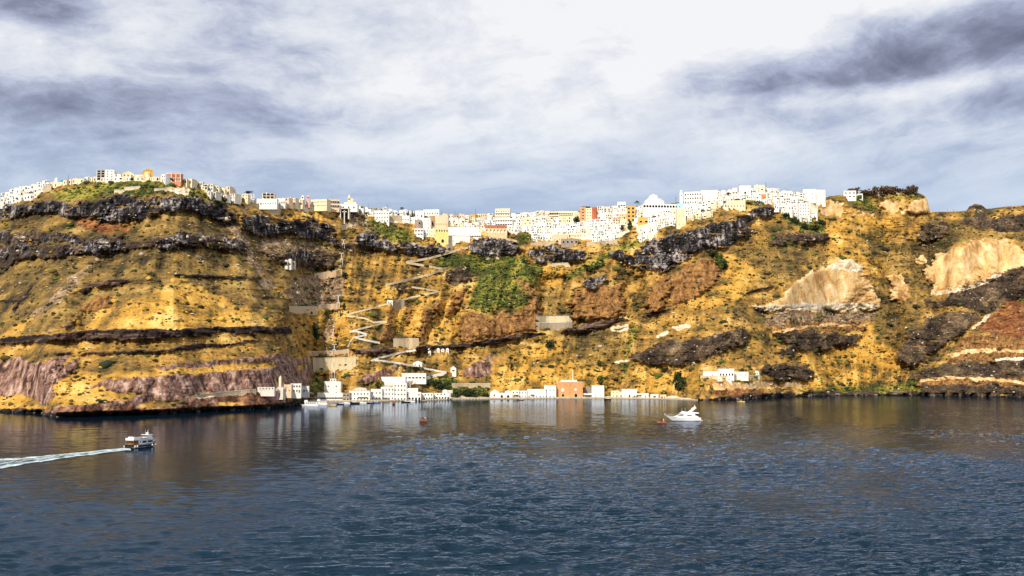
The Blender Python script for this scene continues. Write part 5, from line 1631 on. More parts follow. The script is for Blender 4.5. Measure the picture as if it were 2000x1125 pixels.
wall([(940, 500, 503), (978, 499, 502)], 'thin white wall under the round lava outcrop', 'wallcream')
wall([(1036, 475, 478), (1078, 473, 476)], 'long tan garden wall below the white town', 'wallpale')
wall([(1146, 474, 478), (1206, 468, 473)], 'stone footing wall under the lowest white houses', 'wallpale')
wall([(380, 772, 776), (440, 765, 769), (500, 760, 764)], 'pale track wall across the pink headland', 'wallpale', name='track_wall')
wall([(1368, 734, 738), (1470, 734, 737), (1484, 732, 735)], 'white terrace wall under the long hillside house', 'wallcream')
wall([(870, 478, 489), (884, 476, 486)], 'small pale stone wall where the path meets the lava', 'wallpale')
wall([(767, 588, 604), (790, 584, 598)], 'grey rubble wall carrying the path by the white hut', 'wallgrey')


def footpath(pts, hgt=2.2, c='offwhite', wide=2.6):
    q, p = [], []
    for (xa, ya), (xb, yb) in zip(pts[:-1], pts[1:]):
        n = max(2, int(math.hypot(xb - xa, yb - ya) / 4))
        for i in range(n):
            q.append(xa + (xb - xa) * i / n)
            p.append(ya + (yb - ya) * i / n)
    q.append(pts[-1][0])
    p.append(pts[-1][1])
    Y = np.array([depth(a, b) for a, b in zip(q, p)])
    Yp = np.pad(Y, 2, mode='edge')
    Y = np.min([Yp[i:i + len(Y)] for i in range(5)], axis=0)
    Y = np.convolve(np.pad(Y, 2, mode='edge'), np.ones(5) / 5, mode='valid') - 0.9
    tops, walls, sf, wf = [], [], [], []
    for a, b, y in zip(q, p, Y):
        x, _, z = at(a, b, y)
        x, z = float(x), float(z)
        z += random.uniform(-0.15, 0.15)
        tops += [(x, y, z), (x, y + wide, z + 0.1)]
        walls += [(x, y - 0.5, z - hgt - 1.1), (x, y - 0.5, z + 0.55), (x, y, z + 0.55), (x, y, z - 0.05)]
    n = len(q)
    for i in range(n - 1):
        sf.append((2 * i, 2 * i + 2, 2 * i + 3, 2 * i + 1))
        a, b = 4 * i, 4 * i + 4
        wf += [(a, b, b + 1, a + 1), (a + 1, b + 1, b + 2, a + 2), (a + 2, b + 2, b + 3, a + 3)]
    o = link('footpath', MB().add(tops, sf, 'concrete').mesh('footpath'))
    o['kind'] = 'structure'
    part('parapet', MB().add(walls, wf, c), o)


for pts in ([(914, 482), (885, 490), (840, 503), (793, 511)], [(793, 512), (808, 514), (864, 524)], [(864, 525), (840, 535), (782, 548), (752, 556)],
            [(804, 560), (830, 564), (855, 568)], [(855, 569), (805, 580), (766, 591), (740, 597)], [(740, 597), (720, 603), (687, 611), (677, 616)],
            [(677, 616), (689, 618), (713, 621), (730, 629), (756, 627)], [(756, 628), (722, 637), (690, 645), (683, 647)], [(683, 647), (694, 646), (717, 652)],
            [(717, 653), (690, 659), (684, 666), (679, 678)], [(690, 659), (702, 661), (742, 669)], [(814, 683), (790, 686), (740, 699), (724, 704)],
            [(732, 703), (757, 705), (800, 712), (836, 720), (872, 727)], [(872, 727), (848, 732), (794, 747), (747, 755)], [(868, 730), (850, 734), (800, 750)],
            [(536, 768), (548, 763), (560, 757)], [(1196, 640), (1228, 636)], [(1010, 470), (990, 466), (960, 463)], [(470, 418), (480, 406), (496, 398)]):
    footpath(pts, c='offwhite' if pts[0][1] > 640 else ('wallcream' if pts[0][1] > 560 else 'wallpale'), hgt=0.4 if pts[0][1] > 540 else 1.2)

# ------------------------------------------------------------------ trees
def leaf_cloud(blobs, n, size, flat=0.8):
    vs, fs, tone = [], [], []
    for (cx, cy, cz, r) in blobs:
        bt = random.uniform(0.15, 0.75)
        for _ in range(n):
            d = rng.normal(size=3)
            d /= np.linalg.norm(d)
            rr = r * random.uniform(0.55, 1.06)
            c = np.array([cx, cy, cz]) + d * rr * np.array([1, 1, flat])
            u = rng.normal(size=3)
            u /= np.linalg.norm(u)
            v = np.cross(u, rng.normal(size=3))
            v /= np.linalg.norm(v)
            s = size * random.uniform(0.6, 1.4)
            k = len(vs)
            vs += [c + u * s, c + v * s * 0.8, c - u * s, c - v * s * 0.8]
            fs += [k, k + 1, k + 2, k + 3]
            tn = min(1, max(0, bt + random.uniform(-0.15, 0.2)))
            tone += [tn] * 4
    return np.array(vs), np.array(fs), np.array(tone)


def crown_mesh(kind, mat):
    if kind == 'round':
        bl = [(random.uniform(-.3, .3), random.uniform(-.3, .3), random.uniform(0.35, 0.82), random.uniform(0.15, 0.24)) for _ in range(11)]
    elif kind == 'tall':
        bl = [(random.uniform(-.22, .22), random.uniform(-.22, .22), random.uniform(0.15, 0.9), random.uniform(0.12, 0.22)) for _ in range(13)]
    elif kind == 'cypress':
        bl = [(random.uniform(-.05, .05), random.uniform(-.05, .05), 0.1 + 0.82 * i / 9, 0.30 * (1 - 0.75 * i / 9)) for i in range(10)]
    elif kind == 'umbrella':
        bl = [(random.uniform(-.38, .38), random.uniform(-.38, .38), random.uniform(0.55, 0.88), random.uniform(0.12, 0.2)) for _ in range(12)]
    else:   # bush
        bl = [(random.uniform(-.38, .38), random.uniform(-.38, .38), random.uniform(0.12, 0.6), random.uniform(0.16, 0.27)) for _ in range(12)]
    v, f, tn = leaf_cloud(bl, 30, 0.075)
    me = mesh_from('crown', v, f, 4, {'tone': tn})
    me.materials.append(MT[mat])
    return me


CR = {}
for kind, mats in (('round', ('leaf_dark', 'leaf_green')), ('tall', ('leaf_dark', 'leaf_green')), ('cypress', ('leaf_dark',)), ('umbrella', ('leaf_brown',)), ('bush', ('leaf_dark', 'leaf_green', 'leaf_olive', 'leaf_brown'))):
    for mt_ in mats:
        CR[kind, mt_] = [crown_mesh(kind, mt_) for _ in range(3)]
TRUNK = MB().bar((0, 0, -0.15), (0.02, 0, 0.45), 0.035, 'bark', 6, 0.02).bar((0.02, 0, 0.40), (0.2, 0.1, 0.66), 0.018, 'bark', 5, 0.01).bar((0.01, 0, 0.36), (-0.2, -0.05, 0.62), 0.018, 'bark', 5, 0.01).mesh('trunk')


def tree(px, pyb, w_px, h_px, kind, mat, label, name=None, group=None):
    x, y, z = ground(px, pyb)
    k = y / F
    nm = name or {'bush': 'bush', 'cypress': 'cypress_tree', 'umbrella': 'pine_tree'}.get(kind, 'tree')
    o = thing(nm, label, 'bush' if nm in ('bush', 'thicket') else 'tree', (x, y - 0.5, z - 0.3), random.uniform(0, 6), group)
    sx, sz = w_px * k, h_px * k * 1.02
    link('trunk', TRUNK, o, sc=(sx, sx, sz))
    link('crown', random.choice(CR[kind, mat]), o, sc=(sx, sx, sz))
    return o


T = tree
T(618, 668, 25, 36, 'tall', 'leaf_dark', 'big dark evergreen left of the cable car line')
T(638, 621, 14, 15, 'round', 'leaf_dark', 'round dark tree below the tan wall by the pylon')
T(650, 612, 10, 10, 'round', 'leaf_dark', 'smaller dark tree next to the round one by the pylon')
T(673, 546, 13, 15, 'tall', 'leaf_dark', 'dark tree beside the long tan wall')
T(672, 605, 8, 14, 'tall', 'leaf_dark', 'slim dark tree right of the cable car pylon')
T(665, 618, 5, 12, 'cypress', 'leaf_dark', 'thin dark tree under the cable car pylon')
T(657, 657, 8, 7, 'bush', 'leaf_dark', 'small dark bush beside the white gondolas')
T(736, 758, 22, 13, 'round', 'leaf_green', 'low round green tree behind the harbour houses')
T(812, 722, 26, 10, 'bush', 'leaf_dark', 'wide dark bush under the white path chapel')
T(1325, 768, 27, 44, 'tall', 'leaf_dark', 'tallest dark tree above the harbour end')
T(1338, 756, 18, 22, 'round', 'leaf_green', 'paler tree leaning on the tallest dark tree')
T(1298, 729, 16, 14, 'round', 'leaf_dark', 'round dark tree on the golden slope above the harbour end')
T(1176, 754, 24, 22, 'round', 'leaf_green', 'round green tree above the blank white wall house')
T(1188, 759, 8, 7, 'bush', 'leaf_dark', 'small dark bush right of the round green tree')
T(1172, 717, 16, 14, 'round', 'leaf_green', 'green tree on the gold slope above the orange building')
T(1026, 701, 9, 8, 'bush', 'leaf_green', 'single green bush on the bare gold slope')
T(1050, 706, 8, 7, 'bush', 'leaf_dark', 'dark bush low on the bare gold slope')
T(1074, 684, 20, 22, 'round', 'leaf_dark', 'dark tree at the end of the black rock bed')
T(999, 725, 10, 16, 'tall', 'leaf_dark', 'upright dark bush right of the pinkish outcrop')
T(1406, 528, 26, 36, 'tall', 'leaf_green', 'large grey-green tree below the long lava cliff')
T(1393, 507, 24, 20, 'round', 'leaf_dark', 'dark tree against the foot of the long lava cliff')
T(1416, 530, 14, 26, 'tall', 'leaf_dark', 'narrow dark tree right of the large grey-green one')
T(1160, 530, 38, 24, 'bush', 'leaf_green', 'broad green thicket below the middle lava cliffs', 'thicket')
T(1216, 452, 9, 14, 'round', 'leaf_dark', 'left of two dark trees under the ochre stack')
T(1230, 450, 13, 20, 'tall', 'leaf_dark', 'right and taller of two dark trees under the ochre stack')
T(1278, 430, 10, 10, 'round', 'leaf_dark', 'dark tree among white houses below the cathedral')
T(1126, 440, 16, 20, 'round', 'leaf_dark', 'dark tree left of the rust-red tower')
T(1372, 416, 9, 9, 'round', 'leaf_green', 'small green tree in a niche below the arcaded building')
T(1566, 396, 15, 8, 'bush', 'leaf_dark', 'clipped dark bush before the white cube houses')
for i, (a, b, w_, h_) in enumerate(((1552, 436, 16, 16), (1570, 446, 18, 16), (1590, 450, 20, 18), (1606, 440, 16, 18), (1536, 424, 14, 12))):
    T(a, b, w_, h_, 'bush', 'leaf_dark', ['dark bush under the lowest white houses on the right', 'dark bush below the low white annexe', 'widest dark bush right of the last white houses', 'dark bush by the pale hilltop rocks', 'dark bush at the lava knob below town'][i])
for i, (a, b, w_, h_) in enumerate(((796, 428, 6, 13), (801, 428, 5, 10), (805, 427, 6, 16), (810, 427, 5, 11), (826, 420, 6, 11))):
    T(a, b, w_ * 1.4, h_, 'cypress', 'leaf_dark', ['first cypress from left before the white courtyard', 'second and shortest cypress before the white courtyard', 'third and tallest cypress before the white courtyard', 'fourth cypress before the white courtyard', 'single cypress at the long six-windowed house'][i], group='cypresses of the town')
for i, (a, b, w_, h_) in enumerate(((890, 776, 22, 20), (912, 774, 28, 22), (932, 775, 24, 16), (948, 775, 16, 12), (868, 758, 22, 22), (850, 757, 26, 24), (838, 742, 14, 14), (880, 770, 12, 12))):
    T(a, b, w_, h_, 'bush', 'leaf_dark' if i % 2 else 'leaf_green', ['green bush at the left end of the low tan wall', 'largest bush before the low tan wall', 'green bush right of the largest wall bush', 'small dark bush by the gabled chapel', 'green bush above the vaulted harbour house', 'dark thicket between ramp and vaulted house', 'green bush under the bend of the ramp', 'dark bush beside the cream walled house'][i])
gro = [(1661, 380, 14, 11), (1672, 381, 14, 14), (1684, 381, 13, 10), (1693, 382, 14, 11), (1703, 382, 15, 14), (1713, 380, 14, 15), (1722, 380, 15, 15), (1732, 379, 14, 16),
       (1741, 378, 15, 15), (1750, 378, 14, 13), (1762, 378, 13, 10), (1771, 378, 12, 10), (1779, 377, 14, 13), (1786, 378, 12, 16)]
for i, (a, b, w_, h_) in enumerate(gro):
    T(a, b + 1, w_ * 1.25, h_ * 1.45, 'bush', 'leaf_brown', f'brown-leaved tree, {ORD[i]} from left in the hilltop grove', 'brown_tree', group='pines of the hilltop grove')
for i, (a, b, w_, h_) in enumerate(((1480, 397, 16, 6), (1462, 398, 14, 6), (336, 355, 11, 11), (360, 357, 8, 8), (374, 361, 7, 9), (487, 377, 14, 7), (258, 351, 9, 6), (432, 400, 16, 9), (425, 396, 14, 8), (37, 391, 12, 10), (60, 383, 9, 14))):
    T(a, b, w_, h_, 'bush', 'leaf_dark' if i > 1 else 'leaf_olive', ['olive bush on the ledge above the lava knob', 'olive bush right of the cream villa', 'dark tree before the salmon mansion', 'dark bush right of the salmon mansion', 'dark bush on the cream terrace past the mansion', 'dark tree crown behind the crest houses', 'dark bush on the wall left of the ochre church',
      'dark bush at the end of the lava below the ochre row', 'dark bush above the lava below the ochre row', 'dark bush between the far-left white houses', 'upright dark bush between the far-left white houses'][i])


def palm(px, pyt, pyb, label, spread=1.0):
    x, y, z = ground(px, pyb)
    k = y / F
    h_ = (pyb - pyt) * k
    o = thing('palm_tree', label, 'palm', (x, y - 1.0, z), random.uniform(0, 3), 'palms of the town')
    part('trunk', MB().bar((0, 0, -0.5), (0.15, 0, h_ * 0.78), 0.36, 'bark', 7, 0.26), o)
    mb = MB()
    L = h_ * 0.40 * spread
    for i in range(26):
        a = i * 2.4
        up = random.uniform(-0.45, 1.1)
        pts = []
        for s in range(5):
            f = s / 4
            r = L * f
            pts.append(Vector((math.cos(a) * r * math.cos(up * 0.7), math.sin(a) * r * math.cos(up * 0.7), h_ * 0.78 + L * (math.sin(up * 0.9) * f - 0.55 * f * f))))
        for s in range(4):
            wd = 0.75 * (1 - 0.7 * s / 4)
            side = Vector((-math.sin(a), math.cos(a), 0.0)) * wd
            drop = Vector((0, 0, -0.35 * wd))
            p, q = pts[s], pts[s + 1]
            mb.add([p - side + drop, p, q, q - side * 0.8 + drop, p + side + drop, q + side * 0.8 + drop], [(0, 1, 2, 3), (1, 4, 5, 2)], 'frond')
    part('fronds', mb, o)


MT['frond'] = simple('palm_frond', (0.035, 0.045, 0.018), 0.7, vary=0.25)
palm(1244, 391, 406, 'lone palm against the sky left of the cathedral', 1.1)
palm(1423, 374, 388, 'palm before the white houses right of the arcaded building')
palm(1416, 391, 405, 'palm on the green ledge beside the cream villa')
palm(785, 404, 414, 'small dark palm on the crest above the cypresses', 1.2)

# ------------------------------------------------------------------ scrub, tufts and loose stones
def scatter(name, n, mat, weight, size, flat=(0.55, 0.9), sink=0.2, label=None, seedx=0):
    P_ = []
    while sum(len(a) for a in P_) < n:
        c = rng.integers(60, NC - 60, 60000)
        r = rng.integers(3, NR - 3, 60000)
        keep = rng.random(60000) < weight[r, c]
        P_.append(np.stack([r[keep], c[keep]], 1))
    rc = np.concatenate(P_)[:n]
    base = V[rc[:, 0], rc[:, 1]] + np.stack([rng.uniform(-.8, .8, n), np.zeros(n), rng.uniform(-.3, .3, n)], 1)
    s = rng.lognormal(math.log(size), 0.5, n)
    fl = rng.uniform(*flat, n)
    iv = ICO_V[None] * (1 + rng.uniform(-0.32, 0.32, (n, 12, 1)))
    ang = rng.uniform(0, 6.28, n)
    ca, sa = np.cos(ang)[:, None], np.sin(ang)[:, None]
    X = (iv[..., 0] * ca - iv[..., 1] * sa) * s[:, None] * rng.uniform(0.9, 1.5, (n, 1))
    Yv = (iv[..., 0] * sa + iv[..., 1] * ca) * s[:, None]
    Z = iv[..., 2] * (s * fl)[:, None]
    vv = np.stack([X, Yv, Z], -1) + base[:, None, :]
    vv[..., 2] += (s * fl * (1 - 2 * sink))[:, None] * 0.5
    ff = (np.array(ICO_F)[None] + (np.arange(n) * 12)[:, None, None]).reshape(-1)
    tone = np.repeat(rng.random(n), 12) + rng.uniform(-0.12, 0.12, n * 12)
    me = mesh_from(name, vv.reshape(-1, 3), ff, 3, {'tone': np.clip(tone, 0, 1)})
    me.materials.append(MT[mat])
    o = link(name, me)
    o['kind'] = 'stuff'
    return o


hard = np.clip(np.maximum.reduce([M['lava'], M['tan'] * 1.2, M['bed'], M['pale'] * 1.5, np.clip(town, 0, 1) * 2, M['pink'] * 1.1, 0.72 * M['dark'], 0.68 * M['brown'], 0.6 * M['red']]), 0, 1)
softg = np.clip(1 - 1.25 * hard, 0, 1) * (1 - 0.95 * portflat)
clump = np.clip(0.30 + 2.0 * fbm(GPX / 24.0 + 7, GPY / 14.0, 4, 0.6), 0.02, 1)
clump2 = np.clip(0.15 + 2.2 * fbm(GPX / 15.0 + 57, GPY / 9.0, 4, 0.6), 0.02, 1)
persp = (YY / YY.max()) ** 1.5
scatter('olive_scrub', 5000, 'leaf_olive', softg * clump * (0.55 + 0.45 * M['olive']) * persp, 0.85)
scatter('green_scrub', 6000, 'leaf_green', softg * persp * np.clip(0.9 * M['green'] + 0.30 * clump2 * (GPX > 560), 0, 1), 0.85)
scatter('dark_scrub', 2600, 'leaf_dark', np.clip(softg + 0.15 * M['lava'], 0, 1) * clump2 * persp * (0.25 + 0.7 * M['green'] + 0.25 * (GPX > 1150) + 0.5 * (GPY < 400) * (GPX < 460)), 1.0)
scatter('dry_grass_tufts', 2600, 'leaf_gold', softg * (1.05 - clump) * persp * (0.5 + 0.5 * M['gold']), 0.75, (0.35, 0.7))
scatter('loose_stones', 2200, 'stone_loose', np.clip(0.30 * softg * clump2 + 0.6 * M['scree'] + 0.35 * M['lava'] + 0.3 * M['dark'], 0, 1) * (1 - np.clip(town, 0, 1)) * persp, 0.75, (0.5, 1.0))
# boulders at the waterline
n = 1500
q = np.concatenate([rng.uniform(-140, 602, 900), rng.uniform(1360, 2140, 600)])
sy = np.interp(q, cols_px, shore_py)
Yq = sea_y(q, sy) - rng.uniform(-2.0, 2.2, n)
rx, _ = ray(q, sy)
s = rng.lognormal(math.log(1.0), 0.45, n)
iv = ICO_V[None] * (1 + rng.uniform(-0.3, 0.3, (n, 12, 1))) * s[:, None, None]
iv[..., 0] *= 1.4
vv = iv + np.stack([rx * Yq, Yq, rng.uniform(-0.2, 0.7, n)], -1)[:, None, :]
ff = (np.array(ICO_F)[None] + (np.arange(n) * 12)[:, None, None]).reshape(-1)
me = mesh_from('shore_rocks', vv.reshape(-1, 3), ff, 3, {'tone': np.repeat(rng.random(n) ** 3, 12)})
MT['shore'] = leafy('wet_black_rock', (0.008, 0.007, 0.007), (0.022, 0.018, 0.017), (0.24, 0.18, 0.15))
me.materials.append(MT['shore'])
o = link('shore_rocks', me)
o['kind'] = 'stuff'

# ------------------------------------------------------------------ poles and cable car
def pole(px, pyt, pyb, label, r=0.16, arm=0.0):
    x, y, z = ground(px, pyb)
    k = y / F
    h_ = (pyb - pyt) * k
    o = thing('utility_pole', label, 'pole', (x, y - 0.5, z), 0, 'poles and aerials on the crest')
    part('post', MB().bar((0, 0, -1), (0, 0, h_), r, 'pole', 6, r * 0.8), o)
    if arm:
        part('crossarm', MB().box(-arm, arm, -0.08, 0.08, h_ * 0.94, h_ * 0.94 + 0.2, 'pole'), o)


for (a, b, c, ar, lab) in ((41, 361, 380, 0, 'thin pole over the far-left white houses'), (89, 355, 367, 0.8, 'dark pole left of the small cream chapel'), (134, 341, 360, 0, 'tall pole right of the turquoise dome'),
                           (457, 365, 388, 0.7, 'dark pole left of the white crest row'), (493, 371, 390, 0, 'thin pole over the crest above the grey cliff'), (535, 375, 398, 0, 'thin pole behind the long white house'),
                           (757, 400, 418, 1.6, 'aerial with a wide crossbar right of the domed church'), (708, 400, 413, 0, 'short aerial just right of the domed church'), (720, 399, 414, 0, 'second short aerial right of the domed church'),
                           (863, 409, 425, 0, 'thin mast behind the cream tower house'), (889, 412, 425, 0, 'second thin mast behind the cream tower house'), (929, 408, 425, 0.5, 'darker mast left of the cream hotel'),
                           (1320, 384, 402, 0, 'thick dark pole left of the tall white bell tower'), (1444, 359, 377, 0.8, 'pole at the left side of the arched white house'), (1496, 355, 376, 0.6, 'tallest dark pole on the right crest'),
                           (1541, 369, 383, 0, 'thin aerial between the right crest houses'), (1489, 560, 612, 0, 'dark pole standing on the golden slope below the tan block'), (338, 392, 412, 0, 'pale pole before the left lava cliff'),
                           (1850, 407, 416, 0, 'tiny post on the bare right ridge'), (1862, 408, 416, 0, 'second tiny post on the bare right ridge')):
    pole(a, b, c, lab, 0.28 if 'thick' in lab or 'tallest' in lab else 0.17, ar)


def pylon(px, pyt, pyb, label, half=1.3):
    x, y, z = ground(px, pyb)
    k = y / F
    h_ = (pyb - pyt) * k
    o = thing('cable_car_pylon', label, 'pylon', (x, y - 1.0, z), 0, 'pylons of the cable car')
    for s in (-1, 1):
        part('leg', MB().box(s * half - 0.22, s * half + 0.22, -0.3, 0.3, -2, h_ * 0.45, 'metal'), o)
    part('mast', MB().box(-0.35, 0.35, -0.3, 0.3, h_ * 0.45, h_, 'metal'), o)
    part('crosshead', MB().box(-half - 0.4, half + 0.4, -0.35, 0.35, h_ * 0.42, h_ * 0.48, 'metal').box(-2.6, 2.6, -0.3, 0.3, h_ - 0.7, h_, 'metal'), o)
    return Vector((x, y - 1.0, z + h_))


tops = [Vector(at(672, 418, depth(672, 424) - 2))]
tops.append(pylon(671, 468, 482, 'white cable car pylon beside the upper lava cliff'))
tops.append(pylon(667, 494, 516, 'cable car pylon above the long tan wall'))
tops.append(pylon(661, 576, 604, 'white cable car pylon standing at the tan wall'))
tops.append(pylon(653, 672, 692, 'lower cable car pylon above the large cream wall'))
tops.append(pylon(651, 712, 738, 'lowest cable car pylon behind the harbour tower house'))
mb = MB()
for a, b in zip(tops[:-1], tops[1:]):
    for s in (-2.2, 2.2):
        mb.bar(a + Vector((s, 0, 0)), b + Vector((s, 0, 0)), 0.07, 'pole', 3)
o = link('cable_car_line', None)
tag(o, 'pair of thin cable car cables running down the slope', 'cable')
part('cable', mb, o)
CABIN = MB().box(-0.85, 0.85, -0.9, 0.9, 0.0, 1.9, 'boatwhite', 0.15, 0.15).mesh('cabin')
CABGLASS = MB().box(-0.80, 0.80, -0.88, 0.88, 0.9, 1.55, 'pane').mesh('glass')
HANGER = MB().bar((0, 0, 1.9), (0, 0, 3.4), 0.08, 'metal', 5).mesh('hanger')
a, b = tops[3], tops[4]
for i in range(6):
    f = 0.60 + i * 0.055
    p = a.lerp(b, f)
    o = thing('gondola', f'white cable car gondola, {ORD[i]} from the top of the hanging string', 'gondola', (p.x - 2.2, p.y - 1.5, p.z - 3.4), 0, 'gondolas hanging in a string')
    link('cabin', CABIN, o)
    link('glass', CABGLASS, o, (0, -0.06, 0))
    link('hanger', HANGER, o)

# ------------------------------------------------------------------ boats
def loft(mb, L, B, H_, mat, rake=1.5, sheer=0.8, keel=-0.7, tr=0.85, n=12, wl=0.82, rnd=2.2):
    """hull: y from -L/2 (stern) to L/2 (bow)"""
    rows_ = []
    for i in range(n + 1):
        t_ = i / n
        bd = B / 2 * (tr + (1 - tr) * min(1, t_ * 2.5)) * (1 - max(0, (t_ - 0.45) / 0.55) ** rnd)
        bd = max(bd, 0.03)
        zd = H_ + sheer * max(0, (t_ - 0.3) / 0.7) ** 2
        yy = -L / 2 + L * t_
        yw = -L / 2 + (L - rake) * t_
        rows_.append([(-bd, yy, zd), (-bd * wl, yw, 0.0), (0, yw, keel), (bd * wl, yw, 0.0), (bd, yy, zd)])
    vs = [p for r in rows_ for p in r]
    fs = []
    for i in range(n):
        for j in range(4):
            a, b = i * 5 + j, i * 5 + j + 1
            fs.append((a, a + 5, b + 5, b))
        fs.append((i * 5, i * 5 + 4, i * 5 + 9, i * 5 + 5))
    fs.append((0, 1, 2, 3, 4))
    mb.add(vs, fs, mat)
    return mb


def rail(mb, pts, h_, mat='metal', r=0.05):
    for p, q in zip(pts[:-1], pts[1:]):
        for z in (h_, h_ * 0.5):
            mb.bar((p[0], p[1], p[2] + z), (q[0], q[1], q[2] + z), r, mat, 4)
        mb.bar(p, (p[0], p[1], p[2] + h_), r, mat, 4)
    return mb


x, y = on_sea(277, 873.5)
f = thing('ferry', 'small black-hulled ferry with white upper deck leaving a foaming wake', 'ferry', (x, y, 0.15), math.radians(-22))
L, B = 20.5, 5.6
part('hull', loft(MB(), L, B, 1.75, 'black', 1.8, 0.9), f)
part('rubbing_strake', MB().box(-B / 2 * 0.99 - 0.07, -B / 2 * 0.99 + 0.02, -L / 2 + 3, L * 0.12, 1.45, 1.62, 'boatwhite').box(B / 2 * 0.99 - 0.02, B / 2 * 0.99 + 0.07, -L / 2 + 3, L * 0.12, 1.45, 1.62, 'boatwhite'), f)
bw = []
for i in range(7):
    t_ = 0.66 + 0.34 * i / 6
    bd = max(0.05, B / 2 * (1 - max(0, (t_ - 0.45) / 0.55) ** 2.2))
    bw.append((bd, -L / 2 + L * t_, 1.75 + 0.9 * ((t_ - 0.3) / 0.7) ** 2))
mb = MB()
for s in (-1, 1):
    for p, q in zip(bw[:-1], bw[1:]):
        mb.add([(s * p[0], p[1], p[2]), (s * q[0], q[1], q[2]), (s * q[0], q[1] + 0.1, q[2] + 0.75), (s * p[0], p[1] + 0.1, p[2] + 0.75)], [(0, 1, 2, 3)], 'boatwhite')
part('bulwark', mb, f)
part('cabin', MB().box(-2.45, 2.45, -5.2, 5.6, 1.76, 4.1, 'boatwhite', 0.06, 0.0), f)
for s in (-1, 1):
    xs = (2.43, 2.49) if s > 0 else (-2.49, -2.43)
    part('window_band', MB().box(*xs, -2.4, 0.6, 2.35, 3.5, 'pane'), f)
    part('window_band', MB().box(*xs, 1.5, 5.3, 2.35, 3.5, 'pane'), f)
    part('porthole', MB().box(*xs, -4.2, -3.6, 2.6, 3.2, 'pane'), f)
part('aft_saloon', MB().box(-2.2, 2.2, -9.3, -5.21, 1.76, 1.84, 'wood').box(-2.2, 2.2, -5.6, -5.21, 1.85, 3.9, 'wood').box(-1.4, 1.4, -8.6, -6.4, 1.85, 2.35, 'wood'), f)
part('awning_frame', MB().box(-2.5, 2.5, -9.2, -5.22, 4.0, 4.22, 'boatwhite').box(-2.5, -2.35, -9.2, -9.0, 1.8, 4.0, 'wood').box(2.35, 2.5, -9.2, -9.0, 1.8, 4.0, 'wood').box(2.3, 2.5, -7.2, -7.0, 1.8, 4.0, 'wood').box(-2.5, -2.3, -7.2, -7.0, 1.8, 4.0, 'wood'), f)
part('transom_rail', MB().box(-2.4, 2.4, -9.6, -9.4, 1.9, 2.2, 'wood'), f)
part('upper_deck', MB().box(-2.65, 2.65, -5.22, 6.0, 4.1, 4.35, 'boatwhite'), f)
part('upper_bulwark', MB().box(2.5, 2.62, -9.2, 5.0, 4.35, 5.25, 'boatwhite').box(-2.62, -2.5, -9.2, 5.0, 4.35, 5.25, 'boatwhite').box(-2.5, 2.5, -9.2, -9.1, 4.35, 5.25, 'boatwhite'), f)
part('lettering', MB().box(2.62, 2.66, -1.6, 1.6, 4.65, 4.95, 'greystone').box(2.62, 2.66, -4.2, -2.6, 4.65, 4.95, 'greystone'), f)
part('deck_locker', MB().box(-1.9, 1.9, -8.9, -6.9, 4.35, 5.9, 'boatwhite', 0.5, 0.4), f)
for i in range(5):
    part('bench', MB().box(-2.0, 2.0, -5.6 + i * 1.5, -5.0 + i * 1.5, 4.36, 5.0, 'wood'), f)
wh = part('wheelhouse', MB().box(-1.9, 1.9, 2.4, 5.6, 4.36, 6.3, 'boatwhite', 0.1, 0.1), f)
part('windscreen', MB().box(-1.85, 1.85, 2.42, 5.66, 5.3, 6.05, 'pane', 0.04, 0.02), wh)
part('wheelhouse_roof', MB().box(-2.3, 2.3, 2.0, 6.1, 6.3, 6.55, 'boatwhite'), f)
part('radar', MB().box(-1.0, 1.0, 3.6, 4.2, 7.2, 7.45, 'boatwhite').cyl(0, 3.9, 6.55, 7.2, 0.5, 0.3, 'boatwhite', 8), f)
for s in (-0.9, 0.9):
    part('aerial', MB().bar((s, 3.6, 6.5), (s, 3.5, 9.6), 0.05, 'metal', 4), f)
part('mast', MB().bar((0, 4.2, 6.5), (0, 4.2, 8.6), 0.09, 'boatwhite', 6), f)
for i, (fx, fy) in enumerate(((2.85, 4.6), (2.3, 7.6), (2.75, -8.3), (2.8, -6.6), (-2.6, -9.9))):
    part('fender', MB().ico(fx, fy, 0.95, 0.42, 'boatwhite', 1.3), f)
part('flag', MB().box(-0.03, 0.03, -10.4, -9.5, 6.3, 6.9, 'bluepaint').bar((0, -9.5, 5.2), (0, -9.5, 7.0), 0.04, 'metal', 4), f)

f.scale = (0.84, 0.84, 0.80)
# wake
m, t, b = new_mat('foam')
p = t.node('ShaderNodeNewGeometry').outputs['Position']
at_ = t.node('ShaderNodeAttribute', attribute_name='foam')
n1 = t.noise(t.scaled(p, (0.5, 0.16, 1)), 1.0, 6, 0.7, 0.5)
fac = t.sharp(t.math('ADD', at_.outputs['Fac'], t.math('MULTIPLY', t.math('SUBTRACT', n1, 0.5), 2.2)), 1.7)
t.put(b.inputs['Base Color'], (0.52, 0.66, 0.73))
b.inputs['Roughness'].default_value = 0.6
t.put(b.inputs['Alpha'], fac)
MT['foam'] = m


def wave_z(X, Yw):
    g = fbm(X / 90.0, Yw / 210.0, 3)
    am = np.interp(Yw, [100, 160, 300, 480, 700, 1000], [0, 1.0, 0.85, 0.36, 0.12, 0.0]) * np.clip(0.85 + 1.5 * g, 0.15, 1.8) * ruffle(X, Yw)
    u_, v_ = X + 0.12 * Yw, Yw - 0.12 * X
    return am * (WAVE_A * fbm(u_ / 13.0, v_ / 6.0, 2) + WAVE_B * fbm(u_ / 5.0 + 9, v_ / 2.6, 2))


